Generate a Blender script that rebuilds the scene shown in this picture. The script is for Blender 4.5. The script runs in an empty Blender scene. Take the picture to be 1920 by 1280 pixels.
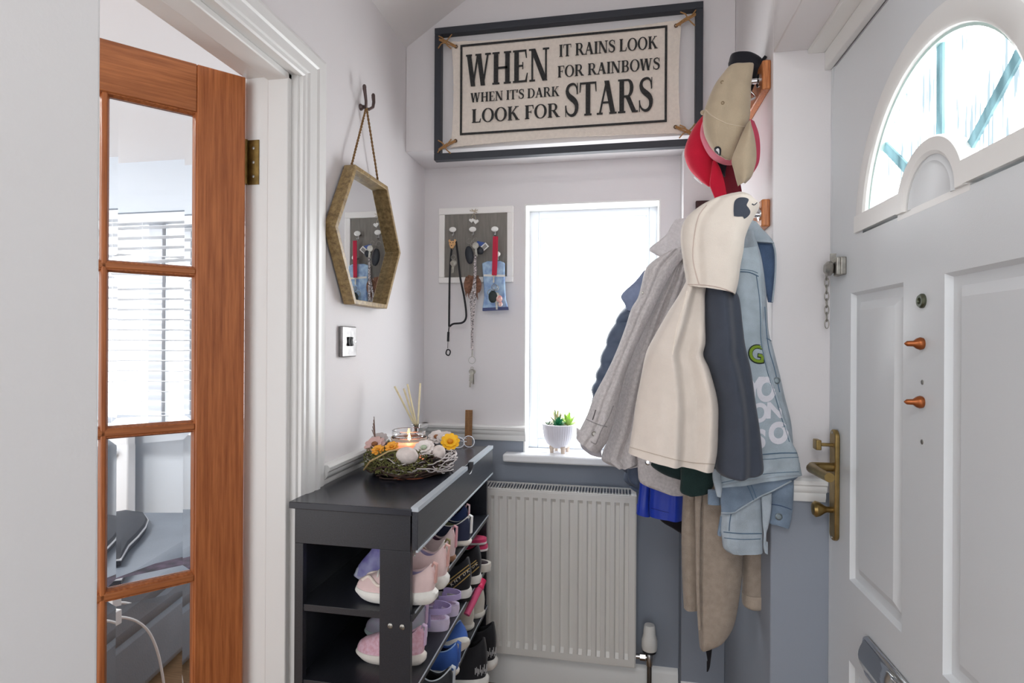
import bpy, bmesh, math, random
from mathutils import Vector as V, Matrix, noise
random.seed(7)
R = math.radians
SC = bpy.context.scene
COL = SC.collection

# ------------------------------------------------------------------ camera
F = 1055.0
CAM = V((0, 0, 1.34))
PSI, RHO = R(10.65), R(0.30)
FWD = V((-math.sin(PSI), math.cos(PSI), 0))
_r = V((math.cos(PSI), math.sin(PSI), 0)); _u = V((0, 0, 1))
RT = _r * math.cos(RHO) + _u * math.sin(RHO)
UP = _u * math.cos(RHO) - _r * math.sin(RHO)
cd = bpy.data.cameras.new('camera'); cam = bpy.data.objects.new('camera', cd); COL.objects.link(cam)
cd.sensor_width = 36.0; cd.lens = F / 1920 * 36.0; cd.clip_start = 0.02
cam.matrix_world = Matrix(((RT.x, UP.x, -FWD.x, CAM.x), (RT.y, UP.y, -FWD.y, CAM.y), (RT.z, UP.z, -FWD.z, CAM.z), (0, 0, 0, 1)))
SC.camera = cam
SC.view_settings.view_transform = 'Standard'; SC.view_settings.look = 'None'
SC.view_settings.gamma = 1.0; SC.view_settings.use_curve_mapping = False
SC.view_settings.exposure = 0.5
SC.cycles.use_denoising = True
SC.cycles.max_bounces = 10; SC.cycles.diffuse_bounces = 6; SC.cycles.transparent_max_bounces = 12
SC.cycles.caustics_refractive = False; SC.cycles.caustics_reflective = False

# ------------------------------------------------------------------ light
world = bpy.data.worlds.new('daylight'); SC.world = world; world.use_nodes = True
_bg = world.node_tree.nodes['Background']
_bg.inputs[0].default_value = (0.93, 0.96, 1.0, 1); _bg.inputs[1].default_value = 1.9

def area(name, loc, target, size, sizey, power, color=(1, 1, 1)):
    l = bpy.data.lights.new(name, 'AREA'); l.shape = 'RECTANGLE'; l.size = size; l.size_y = sizey
    l.energy = power; l.color = color
    o = bpy.data.objects.new(name, l); COL.objects.link(o); o.location = loc
    o.rotation_euler = (V(target) - V(loc)).to_track_quat('-Z', 'Y').to_euler()
    return o
WIN_E, FAN_E, HALL_FILL_W = 7.5, 4.5, 10.0
area('hall_fill_light', (-0.15, -0.75, 2.36), (-0.15, -0.5, 0), 0.5, 0.5, HALL_FILL_W, (1.0, 0.99, 0.97))  # unseen area light added behind the camera to brighten the hall
area('lounge_fill_light', (-2.6, 1.1, 2.40), (-2.6, 1.1, 0), 0.5, 0.5, 30, (1.0, 0.99, 0.97))  # added fill, unseen, lifts the dark lounge behind the glazed door

def at_y(u, v, y):
    d = FWD + RT * ((u - 960) / F) + UP * ((640 - v) / F); return CAM + d * (y / d.y)
def at_x(u, v, x):
    d = FWD + RT * ((u - 960) / F) + UP * ((640 - v) / F); return CAM + d * (x / d.x)
def at_z(u, v, z):
    d = FWD + RT * ((u - 960) / F) + UP * ((640 - v) / F); return CAM + d * ((z - CAM.z) / d.z)

# ------------------------------------------------------------------ materials
def lin(c):
    return tuple(((x / 255) / 12.92 if x / 255 <= .04045 else ((x / 255 + .055) / 1.055) ** 2.4) for x in c[:3]) + (1,)
MATS = {}
def M(name, col, rough=.55, metal=0.0, bump=0.0, bscale=300, var=0.0, vscale=40, spec=.4, stretch=None, col2=None, sheen=0.0):
    if name in MATS: return MATS[name]
    m = bpy.data.materials.new(name); m.use_nodes = True; nt = m.node_tree; b = nt.nodes['Principled BSDF']
    b.inputs['Base Color'].default_value = lin(col); b.inputs['Roughness'].default_value = rough
    b.inputs['Metallic'].default_value = metal; b.inputs['Specular IOR Level'].default_value = spec
    if sheen: b.inputs['Sheen Weight'].default_value = sheen
    if bump or var or col2:
        tc = nt.nodes.new('ShaderNodeTexCoord'); mp = nt.nodes.new('ShaderNodeMapping')
        nt.links.new(tc.outputs['Object'], mp.inputs[0])
        if stretch: mp.inputs['Scale'].default_value = stretch
    if var or col2:
        n = nt.nodes.new('ShaderNodeTexNoise'); n.inputs['Scale'].default_value = vscale; n.inputs['Detail'].default_value = 4
        nt.links.new(mp.outputs[0], n.inputs['Vector'])
        rp = nt.nodes.new('ShaderNodeValToRGB'); c = lin(col)
        c2 = lin(col2) if col2 else tuple(max(0, x * (1 - var)) for x in c[:3]) + (1,)
        c1 = c if col2 else tuple(min(1, x * (1 + var * .6)) for x in c[:3]) + (1,)
        rp.color_ramp.elements[0].position = .35; rp.color_ramp.elements[1].position = .65
        rp.color_ramp.elements[0].color = c2; rp.color_ramp.elements[1].color = c1
        nt.links.new(n.outputs[0], rp.inputs[0]); nt.links.new(rp.outputs[0], b.inputs['Base Color'])
    if bump:
        n2 = nt.nodes.new('ShaderNodeTexNoise'); n2.inputs['Scale'].default_value = bscale; n2.inputs['Detail'].default_value = 3
        nt.links.new(mp.outputs[0], n2.inputs['Vector'])
        bp = nt.nodes.new('ShaderNodeBump'); bp.inputs['Strength'].default_value = bump; bp.inputs['Distance'].default_value = .002
        nt.links.new(n2.outputs[0], bp.inputs['Height']); nt.links.new(bp.outputs[0], b.inputs['Normal'])
    MATS[name] = m; return m
def emit(name, col, s):
    m = bpy.data.materials.new(name); m.use_nodes = True; nt = m.node_tree; nt.nodes.clear()
    o = nt.nodes.new('ShaderNodeOutputMaterial'); e = nt.nodes.new('ShaderNodeEmission')
    e.inputs[0].default_value = lin(col); e.inputs[1].default_value = s; nt.links.new(e.outputs[0], o.inputs[0]); return m
def glass(name, rough=0.0, col=(255, 255, 255), ior=1.45):
    m = bpy.data.materials.new(name); m.use_nodes = True; b = m.node_tree.nodes['Principled BSDF']
    b.inputs['Base Color'].default_value = lin(col); b.inputs['Roughness'].default_value = rough
    b.inputs['Transmission Weight'].default_value = 1.0; b.inputs['IOR'].default_value = ior; return m
def wall_paint():
    m = bpy.data.materials.new('hall_paint'); m.use_nodes = True; nt = m.node_tree; b = nt.nodes['Principled BSDF']
    b.inputs['Roughness'].default_value = .62; b.inputs['Specular IOR Level'].default_value = .3
    g = nt.nodes.new('ShaderNodeNewGeometry'); s = nt.nodes.new('ShaderNodeSeparateXYZ'); nt.links.new(g.outputs['Position'], s.inputs[0])
    c = nt.nodes.new('ShaderNodeMath'); c.operation = 'GREATER_THAN'; c.inputs[1].default_value = .972; nt.links.new(s.outputs['Z'], c.inputs[0])
    mx = nt.nodes.new('ShaderNodeMix'); mx.data_type = 'RGBA'; nt.links.new(c.outputs[0], mx.inputs['Factor'])
    mx.inputs[6].default_value = lin((140, 147, 158)); mx.inputs[7].default_value = lin((224, 221, 222))
    nt.links.new(mx.outputs[2], b.inputs['Base Color'])
    n = nt.nodes.new('ShaderNodeTexNoise'); n.inputs['Scale'].default_value = 260; nt.links.new(g.outputs['Position'], n.inputs['Vector'])
    bp = nt.nodes.new('ShaderNodeBump'); bp.inputs['Strength'].default_value = .12; bp.inputs['Distance'].default_value = .002
    nt.links.new(n.outputs[0], bp.inputs['Height']); nt.links.new(bp.outputs[0], b.inputs['Normal']); return m
PAINT = wall_paint()
WHITEWALL = M('plain_white_paint', (222, 222, 222), .65, bump=.12, bscale=260)
CEILP = M('ceiling_paint', (226, 223, 222), .7, bump=.1, bscale=200)
GLOSS = M('white_gloss_paint', (232, 232, 230), .32, bump=.02, bscale=60)
UPVC = M('white_upvc', (236, 240, 246), .28)
DOORW = M('white_door_skin', (217, 221, 224), .38, bump=.08, bscale=420)
BRASS = M('aged_brass', (156, 132, 84), .34, .9, var=.15, vscale=60)
CHROME = M('chrome', (215, 215, 216), .14, 1.0)
STEEL = M('dull_steel', (165, 162, 155), .35, .9, var=.2, vscale=80)
DARK = M('near_black', (24, 24, 27), .6)
def wood(name, c1, c2, scale=(18, 18, 1.2), rough=.42):
    if name in MATS: return MATS[name]
    m = bpy.data.materials.new(name); m.use_nodes = True; nt = m.node_tree; b = nt.nodes['Principled BSDF']
    b.inputs['Roughness'].default_value = rough
    tc = nt.nodes.new('ShaderNodeTexCoord'); mp = nt.nodes.new('ShaderNodeMapping'); mp.inputs['Scale'].default_value = scale
    nt.links.new(tc.outputs['Object'], mp.inputs[0])
    n = nt.nodes.new('ShaderNodeTexNoise'); n.inputs['Scale'].default_value = 6; n.inputs['Detail'].default_value = 8; n.inputs['Roughness'].default_value = .65
    nt.links.new(mp.outputs[0], n.inputs['Vector'])
    rp = nt.nodes.new('ShaderNodeValToRGB'); rp.color_ramp.elements[0].position = .3; rp.color_ramp.elements[1].position = .7
    rp.color_ramp.elements[0].color = lin(c1); rp.color_ramp.elements[1].color = lin(c2)
    nt.links.new(n.outputs[0], rp.inputs[0]); nt.links.new(rp.outputs[0], b.inputs['Base Color'])
    bp = nt.nodes.new('ShaderNodeBump'); bp.inputs['Strength'].default_value = .12; bp.inputs['Distance'].default_value = .002
    nt.links.new(n.outputs[0], bp.inputs['Height']); nt.links.new(bp.outputs[0], b.inputs['Normal'])
    MATS[name] = m; return m
MAHOG = wood('mahogany_upright', (140, 74, 34), (194, 118, 66), (22, 22, .9))
MAHOGH = wood('mahogany_across', (136, 76, 38), (188, 116, 66), (1.2, 1.2, 26))
OAKEND = wood('orange_wood', (150, 82, 38), (212, 138, 84), (30, 30, 3))
BLACKASH = wood('black_ash', (26, 27, 32), (44, 46, 53), (60, 3, 60), .33)
GOLDWOOD = wood('gilded_wood', (104, 82, 50), (178, 152, 104), (14, 14, 14), .4)

# ------------------------------------------------------------------ mesh building
class MB:
    def __init__(s): s.v = []; s.f = []
    def add(s, vs, fs):
        o = len(s.v); s.v += [V(p) for p in vs]; s.f += [tuple(i + o for i in f) for f in fs]; return s
    def box(s, x0, x1, y0, y1, z0, z1):
        return s.add([(x0, y0, z0), (x1, y0, z0), (x1, y1, z0), (x0, y1, z0), (x0, y0, z1), (x1, y0, z1), (x1, y1, z1), (x0, y1, z1)],
                     [(0, 3, 2, 1), (4, 5, 6, 7), (0, 1, 5, 4), (1, 2, 6, 5), (2, 3, 7, 6), (3, 0, 4, 7)])
    def obox(s, c, ex, ey, ez):
        c, ex, ey, ez = V(c), V(ex), V(ey), V(ez); vs = []
        for k in (-1, 1):
            for a, b in ((-1, -1), (1, -1), (1, 1), (-1, 1)): vs.append(c + ex * a + ey * b + ez * k)
        return s.add(vs, [(0, 3, 2, 1), (4, 5, 6, 7), (0, 1, 5, 4), (1, 2, 6, 5), (2, 3, 7, 6), (3, 0, 4, 7)])
    def prism(s, pts, vec):
        n = len(pts); vec = V(vec); a = [V(p) for p in pts]
        return s.add(a + [p + vec for p in a], [tuple(range(n - 1, -1, -1)), tuple(range(n, 2 * n))] + [(i, (i + 1) % n, n + (i + 1) % n, n + i) for i in range(n)])
    def loft(s, rings, cap0=True, cap1=True, close=True):
        n = len(rings[0]); vs = [p for r in rings for p in r]; fs = []
        for j in range(len(rings) - 1):
            for i in range(n if close else n - 1):
                k = (i + 1) % n; fs.append((j * n + i, j * n + k, (j + 1) * n + k, (j + 1) * n + i))
        if cap0: fs.append(tuple(range(n - 1, -1, -1)))
        if cap1: fs.append(tuple(range((len(rings) - 1) * n, len(rings) * n)))
        return s.add(vs, fs)
    def tube(s, pts, r, n=8, closed=False, flat=1.0):
        pts = [V(p) for p in pts]; m = len(pts); rr = r if isinstance(r, (list, tuple)) else [r] * m
        rings = []; prev = None
        for i, p in enumerate(pts):
            a = pts[i - 1] if (i > 0 or closed) else p; b = pts[(i + 1) % m] if (i < m - 1 or closed) else p
            t = (b - a).normalized()
            if prev is None:
                nn = t.cross(V((0, 0, 1)));  nn = nn if nn.length > .05 else t.cross(V((1, 0, 0)))
            else: nn = prev - t * prev.dot(t)
            nn.normalize(); prev = nn; bb = t.cross(nn)
            rings.append([p + (nn * math.cos(2 * math.pi * k / n) + bb * math.sin(2 * math.pi * k / n) * flat) * rr[i] for k in range(n)])
        if closed: rings.append(rings[0])
        return s.loft(rings, not closed, not closed)
    def lathe(s, prof, o, axis=(0, 0, 1), n=28, ribs=0, amp=0, cap=True):
        ax = V(axis).normalized(); a = ax.cross(V((0, 0, 1)));  a = a if a.length > .05 else V((1, 0, 0)); a.normalize(); b = ax.cross(a); o = V(o)
        rings = []
        for r, h in prof:
            rings.append([o + ax * h + (a * math.cos(2 * math.pi * k / n) + b * math.sin(2 * math.pi * k / n)) * (r * (1 + (amp * math.cos(ribs * 2 * math.pi * k / n) if ribs else 0))) for k in range(n)])
        return s.loft(rings, cap, cap)
    def ellip(s, c, rx, ry, rz, nu=16, nv=10, rot=None):
        c = V(c); rings = []
        for j in range(1, nv):
            t = math.pi * j / nv
            ring = [V((rx * math.sin(t) * math.cos(2 * math.pi * k / nu), ry * math.sin(t) * math.sin(2 * math.pi * k / nu), -rz * math.cos(t))) for k in range(nu)]
            rings.append([c + (rot @ p if rot else p) for p in ring])
        return s.loft(rings)
OFF = {}
def mesh_of(name, mb, mat, off, smooth=35):
    me = bpy.data.meshes.new(name); me.from_pydata([tuple(p - off) for p in mb.v], [], mb.f)
    bm = bmesh.new(); bm.from_mesh(me); bmesh.ops.recalc_face_normals(bm, faces=bm.faces); bm.to_mesh(me); bm.free()
    me.materials.append(mat)
    if smooth:
        me.polygons.foreach_set('use_smooth', [True] * len(me.polygons)); me.set_sharp_from_angle(angle=R(smooth))
    return me
def part(name, mb, mat, parent=None, smooth=35, bevel=0, sub=0, label=None, kind=None, solid=0):
    off = OFF.get(parent.name, V((0, 0, 0))) if parent else V((0, 0, 0))
    o = bpy.data.objects.new(name, mesh_of(name, mb, mat, off, smooth)); COL.objects.link(o)
    if parent: o.parent = parent; OFF[o.name] = off
    if solid:
        md = o.modifiers.new('thickness', 'SOLIDIFY'); md.thickness = solid; md.offset = 0
    if bevel:
        md = o.modifiers.new('bevel', 'BEVEL'); md.width = bevel; md.segments = 2; md.limit_method = 'ANGLE'; md.angle_limit = R(40)
    if sub:
        md = o.modifiers.new('subdivision', 'SUBSURF'); md.levels = sub; md.render_levels = sub
    if label: o['label'] = label
    if kind: o['kind'] = kind
    return o
def thing(name, label, cat, loc=(0, 0, 0), group=None, rot=None):
    o = bpy.data.objects.new(name, None); COL.objects.link(o); o.location = loc; o.empty_display_size = .05
    o['label'] = label; o['category'] = cat
    if group: o['group'] = group
    if rot: o.rotation_euler = rot; OFF[o.name] = V((0, 0, 0))
    else: OFF[o.name] = V(loc)
    return o
def solo(name, mb, mat, label, cat, group=None, **k):
    o = part(name, mb, mat, None, **k); o['label'] = label; o['category'] = cat
    if group: o['group'] = group
    return o
def struct(name, mb, mat, parent=None, **k):
    o = part(name, mb, mat, parent, **k)
    if not parent: o['kind'] = 'structure'
    return o
def crom(pts, m):
    n = len(pts); out = []
    for i in range(m):
        t = i / (m - 1) * (n - 1); k = min(int(t), n - 2); f = t - k
        p0, p1, p2, p3 = pts[max(k - 1, 0)], pts[k], pts[k + 1], pts[min(k + 2, n - 1)]
        out.append(tuple(.5 * (2 * b + (c - a) * f + (2 * a - 5 * b + 4 * c - d) * f * f + (3 * b - a - 3 * c + d) * f ** 3) for a, b, c, d in zip(p0, p1, p2, p3)))
    return out

# ================================================================== SETTING
XL, YB, XA, YF, XD = -.774, 2.18, .379, 1.506, .512
struct('floor', MB().box(-4.3, .62, -1.6, 3.2, -.05, 0), wood('oak_floor', (120, 92, 66), (168, 134, 100), (1.5, 20, 20)))
c = MB().box(-.56, .62, -1.6, 2.4, 2.585, 2.64)
c.prism([(XL - .12, -1.6, 2.34), (-.50, -1.6, 2.605), (-.50, -1.6, 2.66), (XL - .12, -1.6, 2.66)], (0, 4.0, 0))
struct('ceiling', c, CEILP)
w = MB().box(-1.0, -.361, YB, 2.40, 0, 2.6).box(.155, .62, YB, 2.40, 0, 2.6).box(-.361, .155, YB, 2.40, 0, .905).box(-.361, .155, YB, 2.40, 1.878, 2.6)
struct('wall_back', w, PAINT)
w = MB().box(XL - .115, XL, 1.30, YB, 0, 2.6).box(XL - .115, XL, .3, 1.30, 2.02, 2.6)
struct('wall_left', w, PAINT)
struct('wall_left.001', MB().box(XL - .115, -.437, -1.6, .410, 0, 2.6), WHITEWALL, bevel=.004)
struct('wall_bulkhead', MB().box(XL, XA, 1.968, YB, 2.037, 2.6), PAINT, bevel=.003)
struct('wall_pier', MB().box(.2285, XA, 2.10, YB, 0, 2.037), PAINT, bevel=.003)
struct('wall_right', MB().box(XA, .66, YF, 2.4, 0, 2.6), PAINT, bevel=.003)
struct('wall_bulkhead.001', MB().box(XA, .66, -.3, YF, 2.066, 2.6), PAINT, bevel=.003)
w = MB().box(XD, .66, -1.6, .575, 0, 2.6).box(XD, .66, .575, YF, 2.012, 2.066)
struct('wall_right.001', w, PAINT)
# door head frame of the front door
struct('trim_1', MB().box(.459, XD + .004, -.1, YF, 2.056, 2.067).box(.497, XD + .004, -.1, YF, 2.012, 2.056), GLOSS, bevel=.002)
struct('trim_2', MB().box(.5125, .53, 1.490, YF, 0, 2.03), DOORW, bevel=.002)

def dado_profile(h):  # (out, z) list
    return [(0, .950), (.009, .950), (.013, .962), (.013, .972), (.018, .976), (.022, .984), (.022, .990), (.027, .995), (.028, 1.004), (.022, 1.010), (0, 1.010)]
def rail(name, a, b, nrm, prof, mat=GLOSS):
    a, b, nrm = V(a), V(b), V(nrm)
    return struct(name, MB().prism([a + nrm * o + V((0, 0, z)) for o, z in prof], b - a), mat, smooth=30)
rail('trim_3', (XL, YB, 0), (-.352, YB, 0), (0, -1, 0), dado_profile(0))
rail('trim_4', (XL, 1.372, 0), (XL, YB, 0), (1, 0, 0), dado_profile(0))
rail('trim_5', (XA + .03, YF, 0), (XD - .01, YF, 0), (0, -1, 0), dado_profile(0))
skp = [(0, 0), (.02, 0), (.02, .085), (.016, .092), (.016, .105), (.009, .118), (0, .124)]
rail('baseboard_back', (XL, YB, 0), (.226, YB, 0), (0, -1, 0), skp)
rail('baseboard_pier', (.2285, 2.10, 0), (XA, 2.10, 0), (0, -1, 0), skp)
rail('baseboard_left', (XL, 1.372, 0), (XL, YB, 0), (1, 0, 0), skp)

# ------------------------------------------------------------- alcove window
fr = MB()
y0, y1 = 2.285, 2.34
gx0, gx1, gz0, gz1 = -.320, .119, .945, 1.841
fr.box(-.361, gx0, y0, y1, .905, 1.878).box(gx1, .155, y0, y1, .905, 1.878).box(gx0, gx1, y0, y1, .905, gz0).box(gx0, gx1, y0, y1, gz1, 1.878)
w1 = struct('window_1', fr, UPVC, bevel=.004)
part('glazing_bead', MB().box(gx0, gx0 + .012, y0 - .008, y1, gz0, gz1).box(gx1 - .012, gx1, y0 - .008, y1, gz0, gz1).box(gx0 + .012, gx1 - .012, y0 - .008, y1, gz0, gz0 + .012).box(gx0 + .012, gx1 - .012, y0 - .008, y1, gz1 - .012, gz1), M('bead_white', (225, 232, 240), .3), w1, bevel=.003)
part('pane', MB().box(gx0 + .01, gx1 - .01, 2.30, 2.304, gz0 + .01, gz1 - .01), emit('daylit_frosted_glass', (250, 253, 255), WIN_E), w1, smooth=0)
part('reveal_lining', MB().box(-.362, -.356, YB - .002, y0, .905, 1.878).box(.150, .156, YB - .002, y0, .905, 1.878).box(-.356, .150, YB - .002, y0, 1.872, 1.879), GLOSS, w1, bevel=.001)
sp = [(-.43, .875), (-.43, .905)]
part('sill', MB().box(-.434, .222, 2.122, YB, .876, .907).box(-.361, .155, YB - .001, y0, .876, .907), M('sill_white', (238, 240, 242), .25), w1, bevel=.007)

# ------------------------------------------------------------- left doorway: lining and architrave
DZ = 1.985
lin_ = MB().box(XL - .140, XL + .004, 1.252, 1.302, 0, 2.022).box(XL - .140, XL + .004, .40, 1.302, DZ + .004, 2.03)
lin_.box(XL - .068, XL - .012, 1.236, 1.252, 0, DZ + .004).box(XL - .068, XL - .012, .40, 1.252, DZ - .012, DZ + .004)
struct('trim_6', lin_, GLOSS, bevel=.003)
ap = [(0, 0), (.014, 0), (.017, .006), (.017, .018), (.021, .022), (.024, .040), (.022, .052), (.026, .058), (.026, .070), (.019, .076), (.019, .098), (.014, .112), (0, .112)]
arch = MB()
ya, za = 1.258, DZ + .002
ringA, ringB, ringC = [], [], []
for o, t in ap:
    ringA.append(V((XL + o, ya + t, 0))); ringB.append(V((XL + o, ya + t, za + t * .76))); ringC.append(V((XL + o, .40, za + t * .76)))
arch.loft([ringA, ringB, ringC])
struct('trim_7', arch, GLOSS, smooth=25)

# ------------------------------------------------------------- front door
dY0, dY1, dZ1 = .585, 1.488, 2.004
FC, FZ = 1.055, 1.590                      # fanlight centre
door = bpy.data.objects.new('door_1', None); COL.objects.link(door); door['kind'] = 'structure'; OFF['door_1'] = V((0, 0, 0))
panels = [(1.142, 1.377, .812, 1.452), (.765, 1.010, .812, 1.452), (1.142, 1.377, .17, .632), (.765, 1.010, .17, .632)]
mb = MB()
def flat(mb, a0, a1, b0, b1, x):           # a quad facing -x
    mb.add([(x, a0, b0), (x, a1, b0), (x, a1, b1), (x, a0, b1)], [(0, 1, 2, 3)])
ys = sorted({dY0, dY1} | {p[i] for p in panels for i in (0, 1)})
fz0 = 1.575
zs = sorted({0.005, fz0} | {p[i] for p in panels for i in (2, 3)})
for i in range(len(ys) - 1):
    for j in range(len(zs) - 1):
        cy, cz = (ys[i] + ys[i + 1]) / 2, (zs[j] + zs[j + 1]) / 2
        if any(p[0] < cy < p[1] and p[2] < cz < p[3] for p in panels): continue
        flat(mb, ys[i], ys[i + 1], zs[j], zs[j + 1], XD)
# upper part around the half-round light
NA = 40; RO = .262
arcp, recp = [], []
for i in range(NA + 1):
    t = math.pi * i / NA; cx_, sz_ = math.cos(t), math.sin(t)
    arcp.append((XD, FC + RO * cx_, fz0 + (FZ - fz0) * (1 if 0 < i < NA else 0) + RO * 1.04 * sz_))
    a, b = ((dY1 - FC) if cx_ > 0 else (FC - dY0)) / max(abs(cx_), 1e-6), (dZ1 - fz0) / max(sz_, 1e-6)
    k = min(a, b); recp.append((XD, FC + k * cx_, fz0 + k * sz_))
mb.loft([arcp, recp], False, False, close=False)
for p in panels:
    y0_, y1_, z0_, z1_ = p
    prof = [(0, 0), (.006, .010), (.022, .012), (.040, .003), (.046, .003)]
    rings = [[(XD + d, y0_ + o, z0_ + o), (XD + d, y1_ - o, z0_ + o), (XD + d, y1_ - o, z1_ - o), (XD + d, y0_ + o, z1_ - o)] for o, d in prof]
    mb.loft(rings, False, True)
# slab sides and back
mb.add([(XD, dY0, .005), (XD, dY1, .005), (XD, dY1, dZ1), (XD, dY0, dZ1), (.556, dY0, .005), (.556, dY1, .005), (.556, dY1, dZ1), (.556, dY0, dZ1)],
       [(0, 1, 5, 4), (1, 2, 6, 5), (2, 3, 7, 6), (3, 0, 4, 7), (4, 5, 6, 7)])
part('door_leaf', mb, DOORW, door, smooth=20)
# fanlight surround
def half_ring(mb, prof, cy, cz, n=40, a0=0, a1=math.pi, zs=1.0):
    rings = []
    for i in range(n + 1):
        t = a0 + (a1 - a0) * i / n
        rings.append([(x, cy + r * math.cos(t), cz + zs * r * math.sin(t)) for r, x in prof])
    mb.loft(rings)
fan = MB()
half_ring(fan, [(.292, .513), (.290, .5085), (.284, .5065), (.254, .5065), (.248, .510), (.246, .516), (.246, .534), (.292, .534)], FC, FZ, zs=1.03)
for s0, s1 in ((-.292, -.082), (.082, .292)):
    fan.box(.5058, .534, FC + min(s0, s1), FC + max(s0, s1), FZ - .010, FZ + .026)
half_ring(fan, [(.106, .534), (.106, .510), (.103, .506), (.082, .506), (.076, .510), (.076, .514), (.076, .534)], FC, FZ - .0115)
fan.box(.5118, .533, FC - .110, FC + .110, FZ - .022, FZ - .0105)
part('fanlight_frame', fan, GLOSS, door, smooth=30)
sl = MB(); half_ring(sl, [(.2462, .5155), (.2415, .5165), (.2415, .530), (.2462, .530)], FC, FZ, zs=1.03)
part('glazing_seal', sl, M('pale_mint_seal', (206, 232, 228), .4), door, smooth=40)
disc = MB(); half_ring(disc, [(.079, .530), (.079, .514), (.066, .509), (.058, .513), (.0001, .513), (.0001, .530)], FC, FZ - .0118); 
part('fanlight_panel', disc, DOORW, door, smooth=30)
def fan_glass():
    m = emit('daylit_reeded_glass', (250, 253, 255), FAN_E); nt = m.node_tree; e = [n for n in nt.nodes if n.type == 'EMISSION'][0]
    g = nt.nodes.new('ShaderNodeNewGeometry'); mp = nt.nodes.new('ShaderNodeMapping'); mp.inputs['Scale'].default_value = (1, 170, 9)
    nt.links.new(g.outputs['Position'], mp.inputs[0])
    n = nt.nodes.new('ShaderNodeTexNoise'); n.inputs['Scale'].default_value = 1.0; n.inputs['Detail'].default_value = 3; nt.links.new(mp.outputs[0], n.inputs['Vector'])
    n2 = nt.nodes.new('ShaderNodeTexNoise'); n2.inputs['Scale'].default_value = 9; nt.links.new(g.outputs['Position'], n2.inputs['Vector'])
    ad = nt.nodes.new('ShaderNodeMath'); ad.operation = 'MULTIPLY'; nt.links.new(n.outputs[0], ad.inputs[0]); nt.links.new(n2.outputs[0], ad.inputs[1])
    rp = nt.nodes.new('ShaderNodeValToRGB'); rp.color_ramp.elements[0].position = .24; rp.color_ramp.elements[1].position = .34
    rp.color_ramp.elements[0].color = (1, 1, 1, 1); rp.color_ramp.elements[1].color = (.105, .135, .15, 1)
    nt.links.new(ad.outputs[0], rp.inputs[0]); nt.links.new(rp.outputs[0], e.inputs[0]); return m
gl = MB(); n = 40
gl.prism([(.530, FC + .25 * math.cos(math.pi * i / n), FZ + .258 * math.sin(math.pi * i / n)) for i in range(n + 1)], (.003, 0, 0))
part('fanlight_pane', gl, fan_glass(), door, smooth=0)
TEAL = bpy.data.materials.new('leaded_teal'); TEAL.use_nodes = True; _n = TEAL.node_tree; _n.nodes.clear()
_o = _n.nodes.new('ShaderNodeOutputMaterial'); _a = _n.nodes.new('ShaderNodeAddShader'); _d = _n.nodes.new('ShaderNodeBsdfDiffuse'); _t = _n.nodes.new('ShaderNodeBsdfTranslucent')
_d.inputs[0].default_value = (.16, .24, .26, 1); _t.inputs[0].default_value = (.25, .33, .35, 1)
_n.links.new(_d.outputs[0], _a.inputs[0]); _n.links.new(_t.outputs[0], _a.inputs[1]); _n.links.new(_a.outputs[0], _o.inputs[0])
for a in (36, 90, 144, 8, 172):
    t = R(a); p0 = V((.5275, FC + .100 * math.cos(t), FZ - .01 + .104 * math.sin(t))); p1 = V((.5275, FC + .25 * math.cos(t), FZ + .257 * math.sin(t)))
    if a in (8, 172): continue
    d = (p1 - p0); ax = d.normalized(); sd = ax.cross(V((1, 0, 0)))
    part('glazing_bar', MB().obox((p0 + p1) / 2, ax * (d.length / 2), sd * .0088, V((.0022, 0, 0))), TEAL, door, smooth=0)
# handle set
hy = 1.452
bp = MB()
bp.prism([(XD, hy + .019 * math.cos(t), (1.117 if 0 <= t <= math.pi else .892) + .019 * math.sin(t)) for t in [2 * math.pi * i / 24 for i in range(24)]], (-.011, 0, 0))
hb = part('handle_backplate', bp, BRASS, door, smooth=30, bevel=.003)
lv = MB().tube([(.503, hy, 1.046), (.470, hy, 1.046), (.456, hy - .006, 1.046), (.450, hy - .02, 1.046), (.450, hy - .08, 1.047), (.452, hy - .128, 1.049)], [.0105, .0105, .0115, .012, .0105, .0105], 14)
part('lever', lv, BRASS, hb, smooth=40)
part('snib', MB().box(.470, .503, hy - .004, hy + .004, 1.095, 1.103).box(.462, .474, hy - .013, hy + .013, 1.087, 1.111), BRASS, hb, bevel=.002)
part('thumb_turn', MB().lathe([(.007, 0), (.007, .014), (.010, .02), (.017, .03), (.019, .038), (.014, .044), (.001, .046)], (.503, hy, .945), (-1, 0, 0), 20), BRASS, hb, smooth=40)
for z in (1.128, .880):
    part('screw', MB().lathe([(.004, 0), (.003, .0015), (.0005, .002)], (.501, hy, z), (-1, 0, 0), 12), STEEL, hb)
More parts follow.
